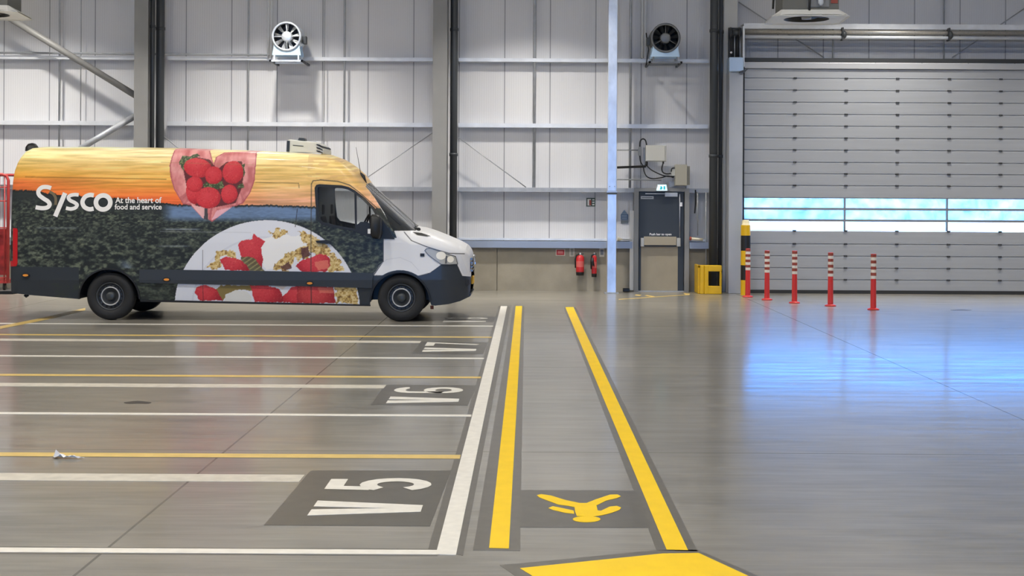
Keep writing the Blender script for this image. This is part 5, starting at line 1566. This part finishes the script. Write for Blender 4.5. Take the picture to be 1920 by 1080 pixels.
# floor pan, wheel liners, interior
part(van, 'chassis', MB().box(vp(30, 500).x, vp(140, 500).x, YV + 0.12, YV + VW - 0.12, 0.42, 0.62).box(vp(268, 500).x, vp(688, 500).x, YV + 0.12, YV + VW - 0.12, 0.34, 0.60)
     .box(vp(130, 500).x, vp(280, 500).x, YV + 0.45, YV + VW - 0.45, 0.34, 0.9).box(vp(680, 500).x, vp(870, 500).x, YV + 0.45, YV + VW - 0.45, 0.36, 0.9), M_vdark)
bu = vp(596, 400).x
part(van, 'bulkhead', MB().box(bu - 0.03, bu, YV + 0.12, YV + VW - 0.12, 0.6, 2.35), M_vdark)
for sy in (0, 1):
    for (cx_, cy_, r_) in ARCH:
        c_ = vp(cx_, cy_); R = (r_ + 1.0) / NPX
        y0 = YV + 0.015 if sy == 0 else YV + VW - 0.015; y1 = YV + 0.46 if sy == 0 else YV + VW - 0.46
        n = 28; v_ = []
        for yy in (y0, y1):
            for i in range(n + 1):
                q = math.pi * i / n; v_.append((c_.x + math.cos(q) * R, yy, c_.z + math.sin(q) * R))
        f_ = [(i, i + 1, n + 1 + i + 1, n + 1 + i) for i in range(n)] + [tuple(range(n + 1, 2 * n + 2))]
        part(van, 'wheel_arch_liner', MB().add(v_, f_, False), M_vdark)
# arch lips
for (cx_, cy_, r_) in ARCH:
    P = [(cx_ + r_ * math.cos(q), cy_ - r_ * math.sin(q)) for q in np.linspace(0.0, math.pi, 40)]
    vs_, fs_ = ribbon(P, 3.0); n = len(vs_)
    v_ = [side_pt(x, min(y, 575), 0.018) for x, y in vs_]; v_ += [p + Vector((0, 0.04, 0)) for p in v_]
    k_ = len(P)
    f_ = fs_ + [tuple(i + n for i in f)[::-1] for f in fs_] + [(i, i + 1, n + i + 1, n + i) for i in range(k_ - 1)] + [(k_ + i, k_ + i + 1, n + k_ + i + 1, n + k_ + i) for i in range(k_ - 1)]
    part(van, 'arch_lip', MB().add(v_, f_), M_vdark)
# seats, dashboard, steering wheel
sx = vp(604, 440).x
for y0 in (YV + 0.28, YV + 1.25):
    st_ = part(van, 'seat', MB().box(sx - 0.1, sx + 0.42, y0, y0 + 0.5, 0.75, 1.05), M_vdark, 0.04)
    part(van, 'seat_back', MB().prism([Vector((sx - 0.12, y0, 1.0)), Vector((sx + 0.05, y0, 1.0)), Vector((sx - 0.05, y0, 1.56)), Vector((sx - 0.14, y0, 1.56))], (0, 0.5, 0)), mat('seat_cloth', (34, 36, 40), 0.8), 0.03, sub=st_)
    part(van, 'head_rest', MB().box(sx - 0.14, sx - 0.05, y0 + 0.14, y0 + 0.36, 1.575, 1.74), MATS['seat_cloth'], 0.03, sub=st_)
dsh = vp(690, 440).x
part(van, 'dashboard', MB().prism([Vector((dsh - 0.12, YV + 0.14, 1.0)), Vector((dsh + 0.55, YV + 0.14, 1.0)), Vector((dsh + 0.52, YV + 0.14, 1.38)), Vector((dsh + 0.05, YV + 0.14, 1.46)), Vector((dsh - 0.10, YV + 0.14, 1.40))], (0, VW - 0.28, 0)), M_vdark, 0.03)
sw = []
cs = Vector((dsh - 0.22, YV + 1.45, 1.40))
for i in range(25):
    q = 2 * math.pi * i / 24; sw.append(cs + Vector((math.cos(q) * 0.08, math.sin(q) * 0.2, math.cos(q) * 0.18)))
part(van, 'steering_wheel', MB().tube(sw, 0.015, 8, cap=False).tube([cs, cs + Vector((0.2, 0, -0.12))], 0.02, 8), M_vdark)

# wheels
def wheel(px, py, near, rpx=44.5):
    c0 = vp(px, py); zc_ = 0.355; x = c0.x
    y = YV + 0.02 if near else YV + VW - 0.02; s = 1 if near else -1
    c = Vector((x, y, zc_)); R = zc_; wd = 0.235
    ax = (0, s, 0)
    tr = part(van, 'tyre', MB().lathe(c, ax, [(0.03, 0.205), (0.012, 0.22), (0.0, 0.27), (0.008, 0.32), (0.035, R - 0.008), (0.06, R), (wd - 0.06, R), (wd - 0.03, R - 0.01), (wd, 0.3), (wd, 0.2)], 56), M_tyre)
    rim = part(van, 'rim', MB().lathe(c, ax, [(0.025, 0.207), (0.018, 0.20), (0.03, 0.19), (0.06, 0.185), (0.075, 0.16), (0.055, 0.135), (0.035, 0.128), (0.035, 0.118), (0.06, 0.11), (0.065, 0.0)], 48), mat('rim_dark_steel', (74, 77, 80), 0.4, 0.4))
    part(van, 'rim_ring', MB().lathe(c, ax, [(0.04, 0.142), (0.028, 0.140), (0.028, 0.126), (0.04, 0.124)], 48), mat('rim_ring_grey', (176, 178, 180), 0.35, 0.3), sub=rim)
    for k in range(16):
        q = 2 * math.pi * k / 16
        d = Vector((math.cos(q), 0, math.sin(q))); t_ = Vector((-math.sin(q), 0, math.cos(q)))
        p = c + d * 0.166 + Vector((0, s * 0.055, 0))
        part(van, 'vent_slot', MB().add([p - t_ * 0.012 - d * 0.016, p + t_ * 0.012 - d * 0.016, p + t_ * 0.014 + d * 0.014 + Vector((0, -s * 0.0, 0)), p - t_ * 0.014 + d * 0.014,
                                         p - t_ * 0.012 - d * 0.016 + Vector((0, s * .03, 0)), p + t_ * 0.012 - d * 0.016 + Vector((0, s * .03, 0)), p + t_ * 0.014 + d * 0.014 + Vector((0, s * .03, 0)), p - t_ * 0.014 + d * 0.014 + Vector((0, s * .03, 0))],
                                        [(0, 1, 2, 3), (7, 6, 5, 4), (0, 4, 5, 1), (1, 5, 6, 2), (2, 6, 7, 3), (3, 7, 4, 0)]), M_black, sub=rim)
    part(van, 'hub_cap', MB().lathe(c, ax, [(0.07, 0.07), (0.02, 0.062), (0.01, 0.05), (0.01, 0)], 32), mat('hub_grey', (64, 68, 70), 0.4, 0.3), sub=rim)
for (px, py) in ((205, 561), (752, 563)):
    wheel(px, py, True); wheel(px, py, False)

# roof fridge unit, antenna, rear lamp
def zq(x, y): return vp(300 + x / 2.842, 240 + y / 2.842, YV + 0.55)
P = [zq(675, 132), (zq(677, 66)), zq(690, 60), zq(830, 74), zq(862, 95), zq(872, 120), zq(868, 140), zq(760, 140)]
fu = part(van, 'fridge_unit', MB().prism(P, (0, 0.9, 0)), mat('fridge_white', (214, 214, 206), 0.4), 0.02)
part(van, 'fridge_end_cap', MB().prism([zq(674, 126) - Vector((0, .01, 0)), zq(676, 68) - Vector((0, .01, 0)), zq(692, 68) - Vector((0, .01, 0)), zq(690, 126) - Vector((0, .01, 0))], (0, 0.92, 0)), M_dark2, sub=fu)
for k in range(3):
    part(van, 'fridge_louvre', MB().prism([p - Vector((0, .012, 0)) for p in (zq(832, 84 + k * 17), zq(850, 88 + k * 17), zq(866, 98 + k * 16), zq(868, 106 + k * 14), zq(838, 92 + k * 17))], (0, 0.92, 0)), M_black, sub=fu)
part(van, 'fridge_marking', MB().prism([p - Vector((0, .006, 0)) for p in (zq(708, 90), zq(765, 95), zq(765, 99), zq(708, 94))], (0, 0.005, 0)), M_dark, sub=fu)
part(van, 'fridge_top_lug', MB().prism([zq(735, 64), zq(740, 52), zq(770, 54), zq(775, 68)], (0, 0.2, 0)), M_dark, sub=fu)
part(van, 'fridge_underside', MB().prism([zq(690, 140), zq(690, 126), zq(860, 134), zq(850, 150), zq(700, 148)], (0, 0.85, 0)), M_vwhite, sub=fu)
an0 = vp(681, 330, YV + 0.6); an1 = vp(676, 324, YV + 0.6); an2 = vp(667.5, 276, YV + 0.6)
part(van, 'antenna', MB().tube([vp(683, 346, YV + 0.6), an0, an1], [0.045, 0.03, 0.012], 10).tube([an1, an2], [0.006, 0.003], 6), M_black)
c_ = vp(60, 276, YV + 0.6)
part(van, 'rear_roof_lamp', MB().lathe((c_.x, c_.y, c_.z - 0.06), (0, 0, 1), [(0, 0.1), (0.06, 0.095), (0.11, 0.06), (0.125, 0)], 20), M_black)
part(van, 'rear_step', MB().box(vp(-8, 550).x, vp(17, 550).x, YV + 0.15, YV + VW - 0.15, vp(0, 553).z, vp(0, 547).z), M_vdark)
part(van, 'tow_hook', MB().tube([vp(46, 553, YV + .1), vp(49, 556, YV + .1), vp(53, 553, YV + .1)], 0.02, 8), M_vdark)
part(van, 'wiper', MB().tube([vp(779, 429, YV + 0.45), vp(786, 430, YV + 0.3)], 0.025, 8), M_vdark)

# lettering
def Z7(P): return [(60 + x / 7.385, 330 + y / 7.385) for x, y in P]
def smooth_pts(P, k=6):
    P = [Vector((p[0], p[1])) for p in P]; out = []
    for i in range(len(P) - 1):
        a = P[max(i - 1, 0)]; b0 = P[i]; c_ = P[i + 1]; d = P[min(i + 2, len(P) - 1)]
        for j in range(k):
            t_ = j / k
            q = 0.5 * ((2 * b0) + (c_ - a) * t_ + (2 * a - 5 * b0 + 4 * c_ - d) * t_ ** 2 + (3 * b0 - a - 3 * c_ + d) * t_ ** 3)
            out.append((q.x, q.y))
    out.append((P[-1].x, P[-1].y)); return out
M_letter = mat('lettering_white', (240, 238, 234), 0.35)
def stroke(P, wd, closed=False):
    vs, fs = ribbon(P, wd, closed)
    return MB().add([side_pt(x, y, 0.005) for x, y in Z7(vs)], fs)
part(van, 'lettering', stroke(smooth_pts([(252, 168), (195, 152), (125, 158), (78, 205), (88, 262), (150, 312), (212, 352), (236, 395), (205, 435), (130, 446), (42, 432)]), 58), M_letter, label='white capital S')
part(van, 'lettering', stroke([(448, 235), (316, 560)], 64), M_letter, label='white slash-shaped y')
part(van, 'lettering', stroke(smooth_pts([(636, 262), (580, 258), (520, 270), (494, 300), (520, 338), (580, 368), (616, 400), (592, 440), (530, 456), (463, 444)]), 50), M_letter, label='white letter s')
part(van, 'lettering', stroke(smooth_pts([(846, 268), (790, 262), (724, 290), (690, 360), (718, 428), (784, 460), (846, 452)]), 60), M_letter, label='white letter c')
part(van, 'lettering', stroke([(977 + 100 * math.cos(q), 366 + 98 * math.sin(q)) for q in np.linspace(0, 2 * math.pi, 33)[:-1]], 64, True), M_letter, label='white letter o')
part(van, 'lettering', stroke(smooth_pts([(230, 218), (285, 250), (318, 310), (318, 400)]), 38), mat('leaf_olive', (112, 100, 74), 0.5), label='olive leaf stroke beside the S')
def side_text(body, px0, py0, px1, py1, bold=0.02):
    uv, fs = text_mesh(body, bold)
    return MB().add([side_pt(px0 + u[0] * (px1 - px0), py1 + u[1] * (py0 - py1), 0.005) for u in uv], fs)
part(van, 'tagline', side_text('At the heart of', 215, 369.5, 302, 381), M_letter, label='white tagline, upper line')
part(van, 'tagline', side_text('food and service', 214, 382.5, 302.5, 393), M_letter, label='white tagline, lower line')
